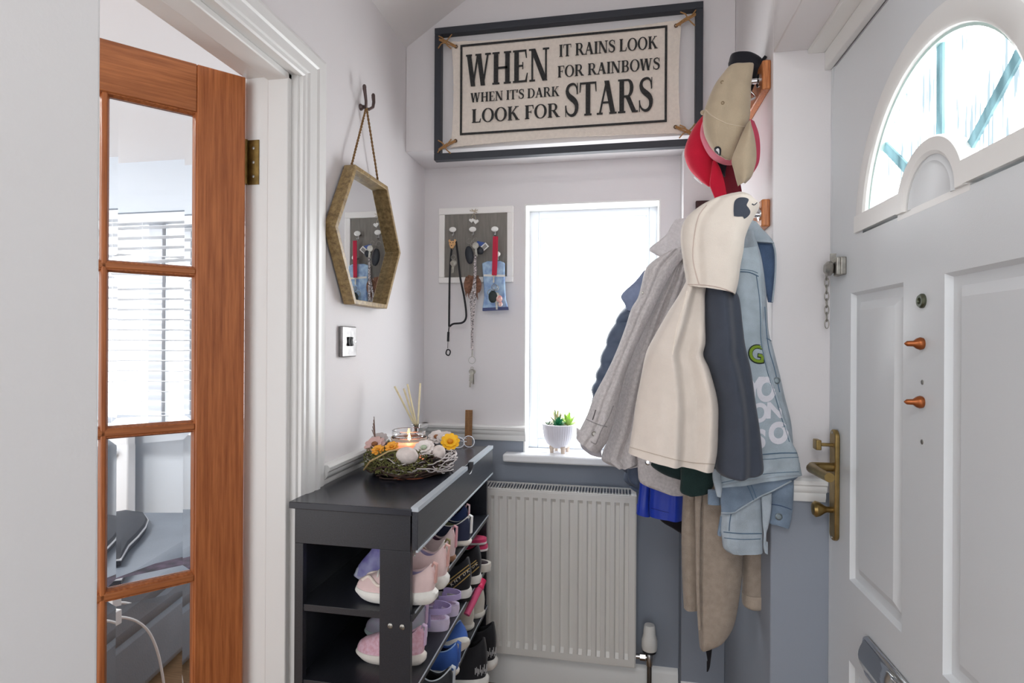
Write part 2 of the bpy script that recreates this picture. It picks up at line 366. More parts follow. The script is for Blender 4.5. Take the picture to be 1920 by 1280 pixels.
# letter plate
lp = MB(); y0_, y1_, z0_, z1_ = 1.012, 1.292, .655, .738
lp.prism([(XD, y0_ + .018, z0_), (XD, y1_ - .018, z0_), (XD, y1_ - .004, z0_ + .008), (XD, y1_, z0_ + .02), (XD, y1_, z1_ - .02), (XD, y1_ - .004, z1_ - .008), (XD, y1_ - .018, z1_), (XD, y0_ + .018, z1_), (XD, y0_, z1_ - .02), (XD, y0_, z0_ + .02)], (-.008, 0, 0))
lpo = part('letter_plate', lp, CHROME, door, smooth=30, bevel=.003)
rings = []
for i in range(9):
    t = math.pi * i / 8; rings.append([(.504 - .011 * math.sin(t), y, z0_ + .010 + (z1_ - z0_ - .02) * i / 8) for y in (y0_ + .014, y1_ - .014)])
fl = MB(); fl.loft(rings, False, False, close=False)
part('letter_flap', fl, CHROME, lpo, solid=.002)
part('spyhole', MB().lathe([(.0125, 0), (.0125, .003), (.010, .006), (.006, .006), (.005, .002)], (XD, 1.075, 1.413), (-1, 0, 0), 20), M('spyhole_brass', (96, 100, 84), .3, .8), door)
PLUG = M('copper_brown', (150, 84, 44), .35, .6)
for z in (1.340, 1.240):
    part('door_peg', MB().lathe([(.010, 0), (.011, .004), (.009, .009), (.005, .014), (.0045, .024), (.001, .028)], (XD, 1.075, z), (-1, 0, 0), 16), PLUG, door, smooth=40)
for z in (1.274, 1.172):
    part('screw_hole', MB().lathe([(.0045, 0), (.004, .0006)], (XD, 1.075, z), (-1, 0, 0), 10), STEEL, door)
# security chain
ch = MB().box(.500, XD, 1.402, 1.448, 1.497, 1.538).box(.492, .501, 1.404, 1.410, 1.497, 1.538)
co = part('chain_keeper', ch, STEEL, door, bevel=.002)
part('chain_knob', MB().lathe([(.012, 0), (.017, .004), (.017, .012), (.010, .018)], (.500, 1.452, 1.517), (-1, 0, 0), 18).box(.494, .506, 1.447, 1.453, 1.53, 1.552), STEEL, co, smooth=40)
chn = MB(); z = 1.502
for k in range(8):
    cz = z - k * .0165; pts = []
    for i in range(14):
        t = 2 * math.pi * i / 14; a, b = .0045 * math.cos(t), .0115 * math.sin(t)
        pts.append((.492 + (a if k % 2 else 0), 1.468 - .0004 * k + (0 if k % 2 else a), cz + b))
    chn.tube(pts, .0013, 6, closed=True)
part('chain', chn, STEEL, co)

# ------------------------------------------------------------- glazed inner door (open into the lounge)
H = V((-.911, 1.243, 0)); dd = V((-math.sin(R(41.1)), -math.cos(R(41.1)), 0)); nn = V((dd.y, -dd.x, 0))   # nn points to the hall side
if nn.dot(V((0, 0, 0)) - H) < 0: nn = -nn
d2 = bpy.data.objects.new('door_2', None); COL.objects.link(d2); d2['kind'] = 'structure'; OFF['door_2'] = V((0, 0, 0))
TH = .020
def slab(mb, t0, t1, z0, z1, n0=-TH, n1=TH):
    mb.obox(H + dd * ((t0 + t1) / 2) + nn * ((n0 + n1) / 2) + V((0, 0, (z0 + z1) / 2)), dd * ((t1 - t0) / 2), nn * ((n1 - n0) / 2), V((0, 0, (z1 - z0) / 2)))
W2 = .733; cols = [(.111, .270), (.287, .446), (.463, .622)]
rows = [(1.512, 1.864), (1.152, 1.486), (.800, 1.124), (.464, .772), (.20, .436)]
part('stile', (lambda m: (slab(m, 0, .105, .006, DZ - .003), m)[1])(MB()), MAHOG, d2, bevel=.003)
part('stile', (lambda m: (slab(m, .628, W2, .006, DZ - .003), m)[1])(MB()), MAHOG, d2, bevel=.003)
part('top_rail', (lambda m: (slab(m, .105, .628, 1.870, DZ - .003), m)[1])(MB()), MAHOGH, d2, bevel=.003)
part('bottom_rail', (lambda m: (slab(m, .105, .628, .006, .194), m)[1])(MB()), MAHOGH, d2, bevel=.003)
for a, b in ((.276, .281), (.452, .457)):
    part('mullion', (lambda m: (slab(m, a - .003, b + .003, .194, 1.870, -.018, .018), m)[1])(MB()), MAHOG, d2, bevel=.003)
for i in range(4):
    part('glazing_rail', (lambda m: (slab(m, .105, .628, rows[i + 1][1] + .006, rows[i][0] - .006, -.018, .018), m)[1])(MB()), MAHOGH, d2, bevel=.003)
beads = MB()
PANE = glass('clear_glass')
for (a, b) in cols:
    for (z0, z1) in rows:
        for s in (-1, 1):     # moulded bead round every pane
            pr = [(-.009, .016), (-.004, .016), (0, .006), (0, .002), (-.009, .002)]
            rings = []
            for ca, cb, sa, sb in ((a, z0, 1, 1), (b, z0, -1, 1), (b, z1, -1, -1), (a, z1, 1, -1)):
                rings.append([H + dd * (ca + sa * o) + nn * (s * q) + V((0, 0, cb + sb * o)) for o, q in pr])
            beads.loft(rings + [rings[0]], False, False)
        if a > .4: continue
        g = MB(); k = .016
        def P(t, z, q): return H + dd * t + nn * q + V((0, 0, z))
        g.loft([[P(a - .004, z0 - .004, -.002), P(b + .004, z0 - .004, -.002), P(b + .004, z1 + .004, -.002), P(a - .004, z1 + .004, -.002)],
                [P(a - .004, z0 - .004, .0005), P(b + .004, z0 - .004, .0005), P(b + .004, z1 + .004, .0005), P(a - .004, z1 + .004, .0005)],
                [P(a + k, z0 + k, .003), P(b - k, z0 + k, .003), P(b - k, z1 - k, .003), P(a + k, z1 - k, .003)]])
        part('glass_pane', g, PANE, d2, smooth=0)
part('glazing_beads', beads, MAHOG, d2, smooth=20)
for z in (1.78, .25):
    hg = MB(); hg.box(XL - .130, XL - .100, 1.2495, 1.2525, z - .055, z + .055).lathe([(.006, 0), (.006, .11)], (XL - .133, 1.244, z - .055), (0, 0, 1), 12)
    ho = part('hinge', hg, M('old_brass', (128, 104, 58), .4, .8, var=.3, vscale=50), d2, smooth=40)
    for k in (-.035, 0, .035):
        part('screw', MB().lathe([(.004, 0), (.002, .0012)], (XL - .115, 1.2495, z + k), (0, -1, 0), 10), STEEL, ho)
#MARK_A
# ================================================================== LOUNGE beyond the glazed door
LW = M('lounge_wall_paint', (214, 222, 230), .7, bump=.1, bscale=200)
w = MB().box(-4.3, -3.62, 3.0, 3.15, 0, 2.45).box(-2.15, XL - .115, 3.0, 3.15, 0, 2.45).box(-3.62, -2.15, 3.0, 3.15, 0, .80).box(-3.62, -2.15, 3.0, 3.15, 2.13, 2.45)
struct('wall_lounge', w, LW)
struct('ceiling.001', MB().box(-4.3, XL - .115, -1.6, 3.15, 2.44, 2.5), CEILP)
f = MB().box(-3.62, -3.57, 3.05, 3.11, .80, 2.13).box(-2.20, -2.15, 3.05, 3.11, .80, 2.13).box(-3.57, -2.20, 3.05, 3.11, .80, .86).box(-3.57, -2.20, 3.05, 3.11, 2.07, 2.13)
f.box(-2.90, -2.80, 3.05, 3.11, .86, 2.07)
w2 = struct('window_2', f, UPVC, bevel=.004)
part('sill', MB().box(-3.75, -2.05, 2.84, 3.05, .77, .80), M('sill_white', (238, 240, 242)), w2, bevel=.006)
part('pane', MB().box(-3.57, -2.90, 3.075, 3.079, .86, 2.07).box(-2.80, -2.20, 3.075, 3.079, .86, 2.07), PANE, w2, smooth=0)
BL = M('blind_white', (240, 244, 248), .45)
bl = thing('venetian_blind', 'white venetian blind with level slats hanging in the lounge window', 'blind', (-2.88, 2.99, 2.06))
part('headrail', MB().box(-3.6, -2.17, 2.955, 3.03, 2.055, 2.11), BL, bl, bevel=.003)
z = 2.03; k = 0
while z > .87:
    c_ = V((-2.885, 2.99, z)); part('slat', MB().obox(c_, V((.71, 0, 0)), V((0, .025, -.004)), V((0, .0004, .0012))), BL, bl, smooth=0); z -= .063
part('bottom_rail', MB().box(-3.595, -2.175, 2.965, 3.015, .815, .835), BL, bl, bevel=.002)
for x in (-3.3, -2.86, -2.4):
    part('ladder_cord', MB().tube([(x, 2.963, .835), (x, 2.963, 2.06)], .0018, 5), BL, bl)
rad2 = thing('radiator', 'white radiator end under the lounge window, seen through the door glass', 'radiator', (-3.4, 2.95, .15))
part('panel', MB().box(-4.0, -2.865, 2.87, 2.93, .13, .728), M('radiator_white', (232, 234, 236), .35), rad2, bevel=.008)
part('end_plug', MB().lathe([(.022, 0), (.022, .012), (.03, .014), (.03, .022), (.018, .03), (.016, .04), (.001, .042)], (-2.955, 2.87, .662), (0, -1, 0), 18), M('radiator_white', (232, 234, 236)), rad2)
# sofa
SOFA = M('grey_leather', (112, 120, 130), .42, bump=.35, bscale=130, var=.10, vscale=5)
sr = -.20
so = thing('sofa', 'grey leather sofa in the lounge behind the glazed door', 'sofa', (-1.60, 1.25, 0), rot=(0, 0, -sr))
part('base', MB().box(-1.0, .0, -.35, 1.35, .04, .30), SOFA, so, bevel=.04)
part('seat_cushion', MB().box(-.98, .03, -.33, 1.34, .27, .485), SOFA, so, bevel=.075)
part('back_cushion', MB().box(-1.15, -.86, -.35, 1.40, .30, .80), SOFA, so, bevel=.07)
for (x, y) in ((-.95, -.3), (-.05, -.3), (-.95, 1.3), (-.05, 1.3)):
    part('foot', MB().box(x - .02, x + .02, y - .02, y + .02, 0, .05), DARK, so)
zb = .492
outl = [(150, 985), (200, 975), (236, 969), (270, 974), (277, 984), (272, 998), (258, 1016), (240, 1034), (226, 1060), (150, 1070)]
bag = MB(); lo = [at_z(u, v, zb) for u, v in outl]; cc = sum(lo, V()) / len(lo)
bag.loft([lo, [p + V((0, 0, .02)) for p in lo], [cc + (p - cc) * .93 + V((0, 0, .04)) for p in lo], [cc + (p - cc) * .6 + V((0, 0, .055)) for p in lo]])
bg = solo('shoulder_bag', bag, M('black_nylon', (26, 30, 40), .5, bump=.3, bscale=200), 'black bag with pale grey piping lying on the grey lounge sofa', 'bag')
part('piping', MB().tube([p + V((0, 0, .022)) for p in lo], .0045, 7, closed=True), M('pale_grey_piping', (176, 178, 182), .6), bg)
th = MB(); a = [at_z(u, v, zb) for u, v in ((120, 1112), (200, 1098), (290, 1064), (380, 1042))]; b = [at_z(u, v, zb) for u, v in ((120, 1150), (200, 1128), (290, 1090), (380, 1060))]
rings = [[p, p + V((0, 0, .018)), q + V((0, 0, .018)), q] for p, q in zip(a, b)]
th.loft(rings)
solo('throw', th, M('plum_black_throw', (30, 27, 36), .8, bump=.5, bscale=60, col2=(74, 62, 78), vscale=22), 'dark plum patterned throw folded along the sofa edge', 'throw', bevel=.006)
cab = MB(); pts = [at_x(u, v, -1.50 - .02) for u, v in ((205, 1158), (232, 1157), (256, 1164), (276, 1180), (290, 1206), (300, 1240), (308, 1290), (312, 1330))]
cab.tube([tuple(p) for p in crom([tuple(p) for p in pts], 26)], .0042, 8)
cbo = solo('charger_cable', cab, M('cable_white', (232, 232, 230), .45), 'white charging cable hanging down the side of the grey sofa', 'cable')
p = at_x(214, 1158, -1.52); part('plug', MB().obox(p, V((.012, 0, 0)), V((0, .016, 0)), V((0, 0, .022))).tube([p + V((0, 0, .02)), p + V((0, -.005, .06))], .006, 8), M('cable_white', (232, 232, 230)), cbo, bevel=.003)

# ================================================================== WALL SIGN
YS = 1.945
FRM = M('charcoal_metal', (52, 55, 62), .5, bump=.1, bscale=300)
def S(x, y): return at_y(800 + x / 3.5556, y / 3.5556, YS)
tl, tr, bl_, br = V((-.6546, YS, 2.467)), V((.272, YS, 2.467)), V((-.6546, YS, 1.991)), V((.272, YS, 1.991))
sg = thing('wall_sign', 'framed canvas sign reading WHEN IT RAINS LOOK FOR RAINBOWS', 'sign', (-.19, YS, 1.991))
fw = .024
m_ = MB().box(tl.x, tr.x, YS - .006, 1.968, tl.z - fw, tl.z).box(tl.x, tr.x, YS - .006, 1.968, bl_.z, bl_.z + fw).box(tl.x, tl.x + fw, YS - .006, 1.968, bl_.z + fw, tl.z - fw).box(tr.x - fw, tr.x, YS - .006, 1.968, bl_.z + fw, tl.z - fw)
part('frame', m_, FRM, sg, bevel=.002)
CAN = M('cream_canvas', (226, 216, 205), .9, bump=.5, bscale=700, var=.05, vscale=90)
cx0, cx1, cz0, cz1 = -.594, .205, 2.034, 2.415
NX, NZ = 90, 44; cv = MB(); vs = []
for side in (0, 1):
    for j in range(NZ + 1):
        for i in range(NX + 1):
            s, t = i / NX, j / NZ
            ex = .010 * (math.sin(math.pi * t) ** .7) * (1 if s < .5 else -1) * (abs(2 * s - 1) ** 6)
            ez = .012 * (math.sin(math.pi * s) ** .7) * (1 if t < .5 else -1) * (abs(2 * t - 1) ** 6)
            fr_ = .0022 * noise.noise(V((i * .9, j * .9, 3))) * (1 if (i in (0, NX) or j in (0, NZ)) else 0)
            y = YS - .001 + .0035 * noise.noise(V((s * 5, t * 3, 1.7))) + (.003 if side else 0)
            vs.append((cx0 + (cx1 - cx0) * s + ex + fr_, y, cz0 + (cz1 - cz0) * t + ez + fr_))
N1 = (NX + 1) * (NZ + 1); fs = []
for j in range(NZ):
    for i in range(NX):
        a = j * (NX + 1) + i; q = (a, a + 1, a + NX + 2, a + NX + 1); fs += [q, tuple(k + N1 for k in reversed(q))]
edge = [i for i in range(NX + 1)] + [(j + 1) * (NX + 1) + NX for j in range(NZ)] + [NZ * (NX + 1) + NX - 1 - i for i in range(NX)] + [(NZ - 1 - j) * (NX + 1) for j in range(NZ - 1)]
for k in range(len(edge)):
    a, b = edge[k], edge[(k + 1) % len(edge)]; fs.append((a, a + N1, b + N1, b))
cv.add(vs, fs)
canv = part('canvas', cv, CAN, sg, smooth=60)
INK = M('faded_black_ink', (50, 50, 50), .85, bump=.3, bscale=500, var=.35, vscale=160)
YT = YS - .0052
# serif letters: strokes as quads in unit-height space
def rect(x0, y0, x1, y1): return [(x0, y0), (x1, y0), (x1, y1), (x0, y1)]
def stem(x, w, y0=0, y1=1): return [rect(x - w / 2, y0, x + w / 2, y1)]
def diag(x0, y0, x1, y1, w): return [[(x0 - w / 2, y0), (x0 + w / 2, y0), (x1 + w / 2, y1), (x1 - w / 2, y1)]]
def serif(x, y, w=.3, h=.055): return [rect(x - w / 2, y if y < .5 else y - h, x + w / 2, y + h if y < .5 else y)]
def bow(cx, cy, rx, ry, tx, ty, a0, a1, n=22):
    out = []
    for i in range(n):
        p = a0 + (a1 - a0) * i / n; q = a0 + (a1 - a0) * (i + 1) / n
        out.append([(cx + rx * math.cos(p), cy + ry * math.sin(p)), (cx + rx * math.cos(q), cy + ry * math.sin(q)), (cx + (rx - tx) * math.cos(q), cy + (ry - ty) * math.sin(q)), (cx + (rx - tx) * math.cos(p), cy + (ry - ty) * math.sin(p))])
    return out
def strip(pts, ws):
    out = []
    P = [V((p[0], p[1])) for p in pts]; L = []
    for i in range(len(P)):
        t = (P[min(i + 1, len(P) - 1)] - P[max(i - 1, 0)]).normalized(); nrm = V((-t.y, t.x)); L.append((P[i] + nrm * ws[i] / 2, P[i] - nrm * ws[i] / 2))
    for i in range(len(L) - 1): out.append([tuple(L[i][0]), tuple(L[i + 1][0]), tuple(L[i + 1][1]), tuple(L[i][1])])
    return out
def glyph(c):
    T, t, PI = .188, .075, math.pi
    if c == ' ': return [], .30
    if c == "'": return [[(.03, .68), (.10, .68), (.15, 1), (.01, 1)]], .18
    if c == 'I': return stem(.19, T) + serif(.19, 0) + serif(.19, 1), .38
    if c == 'H': return stem(.19, T) + stem(.67, T) + serif(.19, 0) + serif(.19, 1) + serif(.67, 0) + serif(.67, 1) + [rect(.19, .47, .67, .54)], .86
    if c == 'E': return stem(.19, T) + [rect(.04, 0, .62, .06), rect(.04, .94, .60, 1), rect(.19, .48, .47, .54), [(.55, .06), (.62, .06), (.66, .28), (.62, .28)], [(.53, .94), (.60, .94), (.62, .74), (.58, .74)], [(.43, .40), (.47, .40), (.47, .62), (.43, .62)]], .70
    if c == 'F': return stem(.19, T) + serif(.19, 0) + [rect(.04, .94, .60, 1), rect(.19, .48, .47, .54), [(.53, .94), (.60, .94), (.62, .72), (.58, .72)], [(.43, .40), (.47, .40), (.47, .62), (.43, .62)]], .64
    if c == 'L': return stem(.19, T) + serif(.19, 1) + [rect(.04, 0, .62, .06), [(.54, .06), (.62, .06), (.66, .30), (.62, .30)]], .70
    if c == 'T': return stem(.36, T) + serif(.36, 0) + [rect(.02, .94, .70, 1), [(.02, .94), (.08, .94), (.045, .70), (.01, .70)], [(.64, .94), (.70, .94), (.71, .70), (.675, .70)]], .74
    if c == 'N': return stem(.14, t) + stem(.70, t) + diag(.66, 0, .16, 1, .20) + serif(.14, 0, .24) + serif(.70, 1, .26) + [rect(.0, .945, .20, 1)], .86
    if c == 'W': return diag(.30, 0, .12, 1, T) + diag(.30, 0, .50, 1, t) + diag(.72, 0, .54, 1, T) + diag(.72, 0, .93, 1, t) + serif(.12, 1, .26) + serif(.52, 1, .26) + serif(.93, 1, .24), 1.08
    if c == 'A': return diag(.10, 0, .38, 1, t) + diag(.64, 0, .38, 1, T * 1.05) + [rect(.18, .32, .56, .38)] + serif(.10, 0, .24) + serif(.64, 0, .30), .80
    if c == 'K': return stem(.19, T) + serif(.19, 0) + serif(.19, 1) + diag(.24, .42, .62, .97, t) + diag(.68, .03, .38, .58, T) + serif(.64, 1, .26) + serif(.69, 0, .28), .84
    if c == 'R': return stem(.19, T) + serif(.19, 0) + serif(.19, 1) + [rect(.19, .94, .42, 1), rect(.19, .46, .42, .52)] + bow(.42, .73, .24, .27, .15, .06, -PI / 2, PI / 2) + diag(.70, 0, .42, .49, T) + [rect(.66, 0, .84, .055)], .84
    if c == 'B': return stem(.19, T) + [rect(.04, .94, .42, 1), rect(.04, 0, .42, .06), rect(.19, .48, .42, .54)] + bow(.42, .75, .22, .25, .15, .06, -PI / 2, PI / 2) + bow(.42, .27, .26, .27, .16, .06, -PI / 2, PI / 2), .74
    if c == 'D': return stem(.19, T) + [rect(.04, .94, .38, 1), rect(.04, 0, .38, .06)] + bow(.38, .5, .42, .5, .17, .06, -PI / 2, PI / 2), .86
    if c == 'O': return bow(.43, .5, .41, .52, .17, .055, 0, 2 * PI, 40), .86
    if c == 'S':
        pts = [(.54, .70), (.51, .86), (.42, .965), (.30, .97), (.17, .91), (.12, .78), (.17, .65), (.30, .55), (.43, .46), (.51, .34), (.50, .17), (.41, .06), (.28, .03), (.15, .09), (.08, .20), (.06, .32)]
        pts = crom(pts, 34); ws = [.05 + .13 * math.exp(-((i / 33 - .5) / .24) ** 2) for i in range(34)]
        return strip(pts, ws) + [[(.51, .66), (.56, .66), (.56, 1.0), (.53, 1.0)], [(.045, 0), (.075, 0), (.09, .34), (.04, .34)]], .62
    return [], .5
def lettering(txt, bl, br_, tlp, name='lettering', parent=None):
    BLp, BRp, TLp = S(*bl), S(*br_), S(*tlp)
    h = (TLp - BLp).length; W = (BRp - BLp).length
    tot = sum(glyph(c)[1] for c in txt) ; kx = W / (tot * h); mb = MB(); x = 0
    e1 = V((1, 0, 0)); e3 = V((0, 0, 1)); o = V((BLp.x, YT, (BLp.z + BRp.z) / 2))
    for c in txt:
        polys, adv = glyph(c)
        for k, poly in enumerate(polys):
            pts = [o + e1 * ((x + q[0]) * h * kx) + e3 * (q[1] * h) - V((0, (k % 5) * .00004, 0)) for q in poly]
            mb.add(pts, [tuple(range(len(pts)))])
        x += adv
    return part(name, mb, INK, parent, smooth=0, solid=.0008)
for t_, a, b, c_ in (('WHEN', (265, 580), (822, 541), (265, 368)), ('IT RAINS LOOK', (882, 386), (1540, 325), (882, 306)), ('FOR RAINBOWS', (872, 522), (1556, 466), (872, 446)),
                  ("WHEN IT'S DARK", (295, 690), (886, 640), (295, 628)), ('LOOK FOR', (300, 826), (890, 780), (300, 736)), ('STARS', (918, 785), (1512, 742), (918, 565))):
    lettering(t_, a, b, c_, parent=canv)
bq = MB(); A = [S(218, 310), S(1607, 168), S(1597, 808), S(233, 912)]; 
x0, x1 = (A[0].x + A[3].x) / 2, (A[1].x + A[2].x) / 2; z1, z0 = (A[0].z + A[1].z) / 2, (A[2].z + A[3].z) / 2; q = .0075
bq.box(x0, x1, YT, YT + .001, z1 - q, z1).box(x0, x1, YT, YT + .001, z0, z0 + q).box(x0, x0 + q, YT, YT + .001, z0 + q, z1 - q).box(x1 - q, x1, YT, YT + .001, z0 + q, z1 - q)
part('printed_border', bq, INK, canv, smooth=0)
TW = M('jute_twine', (164, 124, 80), .9, bump=.5, bscale=400)
for (x, z, sx, sz) in ((cx0 + .02, cz1 - .022, -1, 1), (cx1 - .02, cz1 - .022, 1, 1), (cx0 + .02, cz0 + .022, -1, -1), (cx1 - .02, cz0 + .022, 1, -1)):
    tw = MB(); a = V((x, YS - .006, z)); b = V((x + sx * .062, YS - .008, z + sz * .030))
    for d in (-.002, .002): tw.tube([a + V((0, 0, d)), (a + b) / 2 + V((0, -.004, d * 2)), b + V((0, 0, d))], .0026, 6)
    kn = a + (b - a) * .62
    for ang in (.6, 2.2, 3.6, 5.2):
        tw.tube([kn, kn + V((.016 * math.cos(ang), -.006, .016 * math.sin(ang))), kn + V((.034 * math.cos(ang + .2), -.002, .034 * math.sin(ang + .2)))], .0022, 6)
    tw.ellip(kn, .007, .006, .006, 10, 6)
    part('twine_tie', tw, TW, sg)
    part('eyelet', MB().tube([a + V((.005 * math.cos(i * .52), 0, .005 * math.sin(i * .52))) for i in range(12)], .0018, 6, closed=True), M('dark_twine', (90, 66, 44), .8), sg)

# ================================================================== HEXAGON MIRROR, HOOK, SWITCH
XM = -.735
cy_, cz_, hr = 1.602, 1.642, .229
mr = thing('hexagonal_mirror', 'hexagonal mirror in a deep gilded wood frame hung on twine', 'mirror', (XL, cy_, cz_))
def hexp(r, x, rot=0): return [V((x, cy_ + r * math.cos(R(60 * k + rot)), cz_ + r * math.sin(R(60 * k + rot)))) for k in range(6)]
fm = MB(); rg = [hexp(hr, XL + .006), hexp(hr, XM), hexp(hr - .016, XM + .001), hexp(hr - .016, XL + .022), hexp(hr - .016, XL + .006)]
fm.loft(rg, False, False)
part('frame', fm, GOLDWOOD, mr, smooth=20, bevel=.0015)
gm = bpy.data.materials.new('silvered_glass'); gm.use_nodes = True; gb = gm.node_tree.nodes['Principled BSDF']; gb.inputs['Metallic'].default_value = 1; gb.inputs['Roughness'].default_value = .01; gb.inputs['Base Color'].default_value = (.86, .88, .88, 1)
part('mirror_glass', MB().prism(hexp(hr - .014, XL + .008), (.006, 0, 0)), gm, mr, smooth=0)
hk = V((XL + .02, 1.597, 2.062))
TWD = M('dark_jute', (128, 98, 62), .9, bump=.5, bscale=400)
def twist(a, b, n=60, r=.0022):
    mb = MB(); a, b = V(a), V(b); d = (b - a); L = d.length; d.normalize(); e = d.cross(V((1, 0, 0))).normalized(); g_ = d.cross(e)
    for ph in (0, math.pi):
        mb.tube([a + d * L * i / n + (e * math.cos(ph + i * 1.1) + g_ * math.sin(ph + i * 1.1)) * .0016 for i in range(n + 1)], r, 5)
    return mb
tl_ = V((XM - .018, cy_ - hr * .5 + .012, cz_ + hr * .866)); tr_ = V((XM - .018, cy_ + hr * .36, cz_ + hr * .866))
cd_ = twist(hk + V((0, 0, -.012)), tl_); o_ = twist(hk + V((0, 0, -.012)), tr_); cd_.add(o_.v, o_.f)
part('hanging_cord', cd_, TWD, mr)
hm = MB()
for s in (-1, 1):
    hm.tube([hk + V((-.012, 0, -.012)), hk + V((.004, s * .010, -.016)), hk + V((.010, s * .024, -.004)), hk + V((.010, s * .030, .014)), hk + V((.008, s * .031, .030))], [.004, .0045, .0045, .005, .0058], 10)
    hm.ellip(hk + V((.008, s * .031, .034)), .006, .006, .008, 10, 6)
hm.lathe([(.010, 0), (.010, .004), (.006, .009), (.005, .02)], (XL, hk.y, hk.z - .012), (1, 0, 0), 14)
solo('wall_hook', hm, M('dark_bronze', (98, 84, 82), .4, .7), 'dark double prong hook on the left wall above the hexagonal mirror', 'hook', smooth=50)
sw = thing('light_switch', 'brushed chrome light switch with two dark rockers below the mirror', 'switch', (XL, 1.512, 1.337))
part('plate', MB().box(XL, XL + .012, 1.468, 1.556, 1.293, 1.381), M('brushed_chrome', (150, 148, 148), .3, 1.0, var=.2, vscale=60), sw, bevel=.003)
for y in (1.505, 1.520):
    part('rocker', MB().prism([(XL + .012, y - .006, 1.324), (XL + .018, y - .006, 1.326), (XL + .014, y - .006, 1.338), (XL + .017, y - .006, 1.350), (XL + .012, y - .006, 1.351)], (0, .0125, 0)), DARK, sw, bevel=.001)
for y in (1.476, 1.548):
    part('screw', MB().lathe([(.004, 0), (.0035, .001), (.0005, .0015)], (XL + .012, y, 1.337), (1, 0, 0), 12), CHROME, sw)
#MARK_B
# ================================================================== KEY BOARD AND KEYS
YK = 2.163
kx0, kx1, kz0, kz1 = -.708, -.405, 1.573, 1.872
kb = thing('key_board', 'white framed key board with grey backing and ceramic knobs', 'key rack', (-.556, YB, 1.573))
f = MB().box(kx0, kx1, YK, YB, kz1 - .026, kz1).box(kx0, kx1, YK, YB, kz0, kz0 + .022).box(kx0, kx0 + .024, YK, YB, kz0 + .022, kz1 - .026).box(kx1 - .024, kx1, YK, YB, kz0 + .022, kz1 - .026)
part('frame', f, M('chalk_white', (242, 240, 237), .7, bump=.2, bscale=200), kb, bevel=.002)
part('backing', MB().box(kx0 + .02, kx1 - .02, YK + .006, YK + .010, kz0 + .018, kz1 - .02), M('grey_linen', (134, 130, 124), .9, bump=.3, bscale=500, var=.12, vscale=30, stretch=(6, 1, .5)), kb, smooth=0)
CER = M('ceramic_white', (236, 236, 232), .2)
KN = []
for (u, v) in ((852, 432.5), (889, 432), (930, 431.5), (935, 478)):
    p = at_y(u, v, YK); KN.append(p); r_ = .0145 if v < 450 else .012
    kp = part('knob', MB().ellip((p.x, YK - .024, p.z), r_, .006, .0105, 18, 10), CER, kb, smooth=60)
    part('knob_stem', MB().lathe([(.0045, 0), (.004, .026)], (p.x, YK + .006, p.z), (0, -1, 0), 12).tube([(p.x, YK - .012, p.z), (p.x, YK - .012, p.z - .02), (p.x, YK - .018, p.z - .026), (p.x, YK - .026, p.z - .020)], .0026, 8), CHROME, kp, smooth=50)
def K(u, v, d=.030): return at_y(u, v, YK - d)
def ribbon(mb, pts, w, th=.0016):       # flat strap hanging in the board's plane
    rings = []; P = [V(p) for p in pts]
    for i, p in enumerate(P):
        t = (P[min(i + 1, len(P) - 1)] - P[max(i - 1, 0)]).normalized(); sd = t.cross(V((0, 1, 0))).normalized()
        rings.append([p + sd * w / 2 - V((0, th / 2, 0)), p - sd * w / 2 - V((0, th / 2, 0)), p - sd * w / 2 + V((0, th / 2, 0)), p + sd * w / 2 + V((0, th / 2, 0))])
    return mb.loft(rings)
def ring(mb, c, r, w=.0012, n=20, tilt=0.3):
    return mb.tube([c + V((r * math.cos(2 * math.pi * i / n), r * math.sin(2 * math.pi * i / n) * tilt, r * math.sin(2 * math.pi * i / n))) for i in range(n)], w, 6, closed=True)
def key(mb, p, L=.05, ang=0.0, head=.011):
    d = V((math.sin(ang), 0, -math.cos(ang))); s_ = V((d.z, 0, -d.x)); e = V((0, .001, 0))
    mb.prism([p + d * head + (s_ * math.cos(t) + d * math.sin(t)) * head - e for t in [2 * math.pi * i / 14 for i in range(14)]], e * 2)
    mb.obox(p + d * (head * 2 + (L - head * 2) / 2), d * ((L - head * 2) / 2), s_ * .0035, e)
    for k in range(4): mb.obox(p + d * (head * 2 + .008 + k * .006) + s_ * (.0045), d * .0018, s_ * .0015, e)
    return mb
BLKW = M('black_webbing', (38, 38, 42), .8, bump=.3, bscale=600)
# hearts
def heart(c, s, rot=0):
    out = []
    for i in range(28):
        t = 2 * math.pi * i / 28; x = 16 * math.sin(t) ** 3 / 17; z = (13 * math.cos(t) - 5 * math.cos(2 * t) - 2 * math.cos(3 * t) - math.cos(4 * t)) / 17
        out.append(c + V((s * (x * math.cos(rot) - z * math.sin(rot)), 0, s * (x * math.sin(rot) + z * math.cos(rot)))))
    return out
ht = thing('heart_charm', 'pair of white hearts tied at the top of the key board', 'charm', tuple(K(888, 400, .01)))
c1, c2 = K(884, 413, .012), K(892, 415, .018)
part('heart', MB().prism(heart(c1, .0105, .1), (0, .005, 0)), CER, ht, bevel=.0015); part('heart', MB().prism(heart(c2, .0115, -.15), (0, .005, 0)), CER, ht, bevel=.0015)
st = MB()
for a in (c1, c2): st.tube([K(889, 398, .006), a + V((0, .002, .009))], .0009, 5)
for a in (-1.2, -.5, .4, 1.1, 2.4): st.tube([K(889, 396, .006), K(889, 396, .010) + V((.018 * math.sin(a), -.004, .009 * math.cos(a)))], .0013, 5)
part('string_bow', st, M('straw_string', (190, 176, 150), .9), ht)
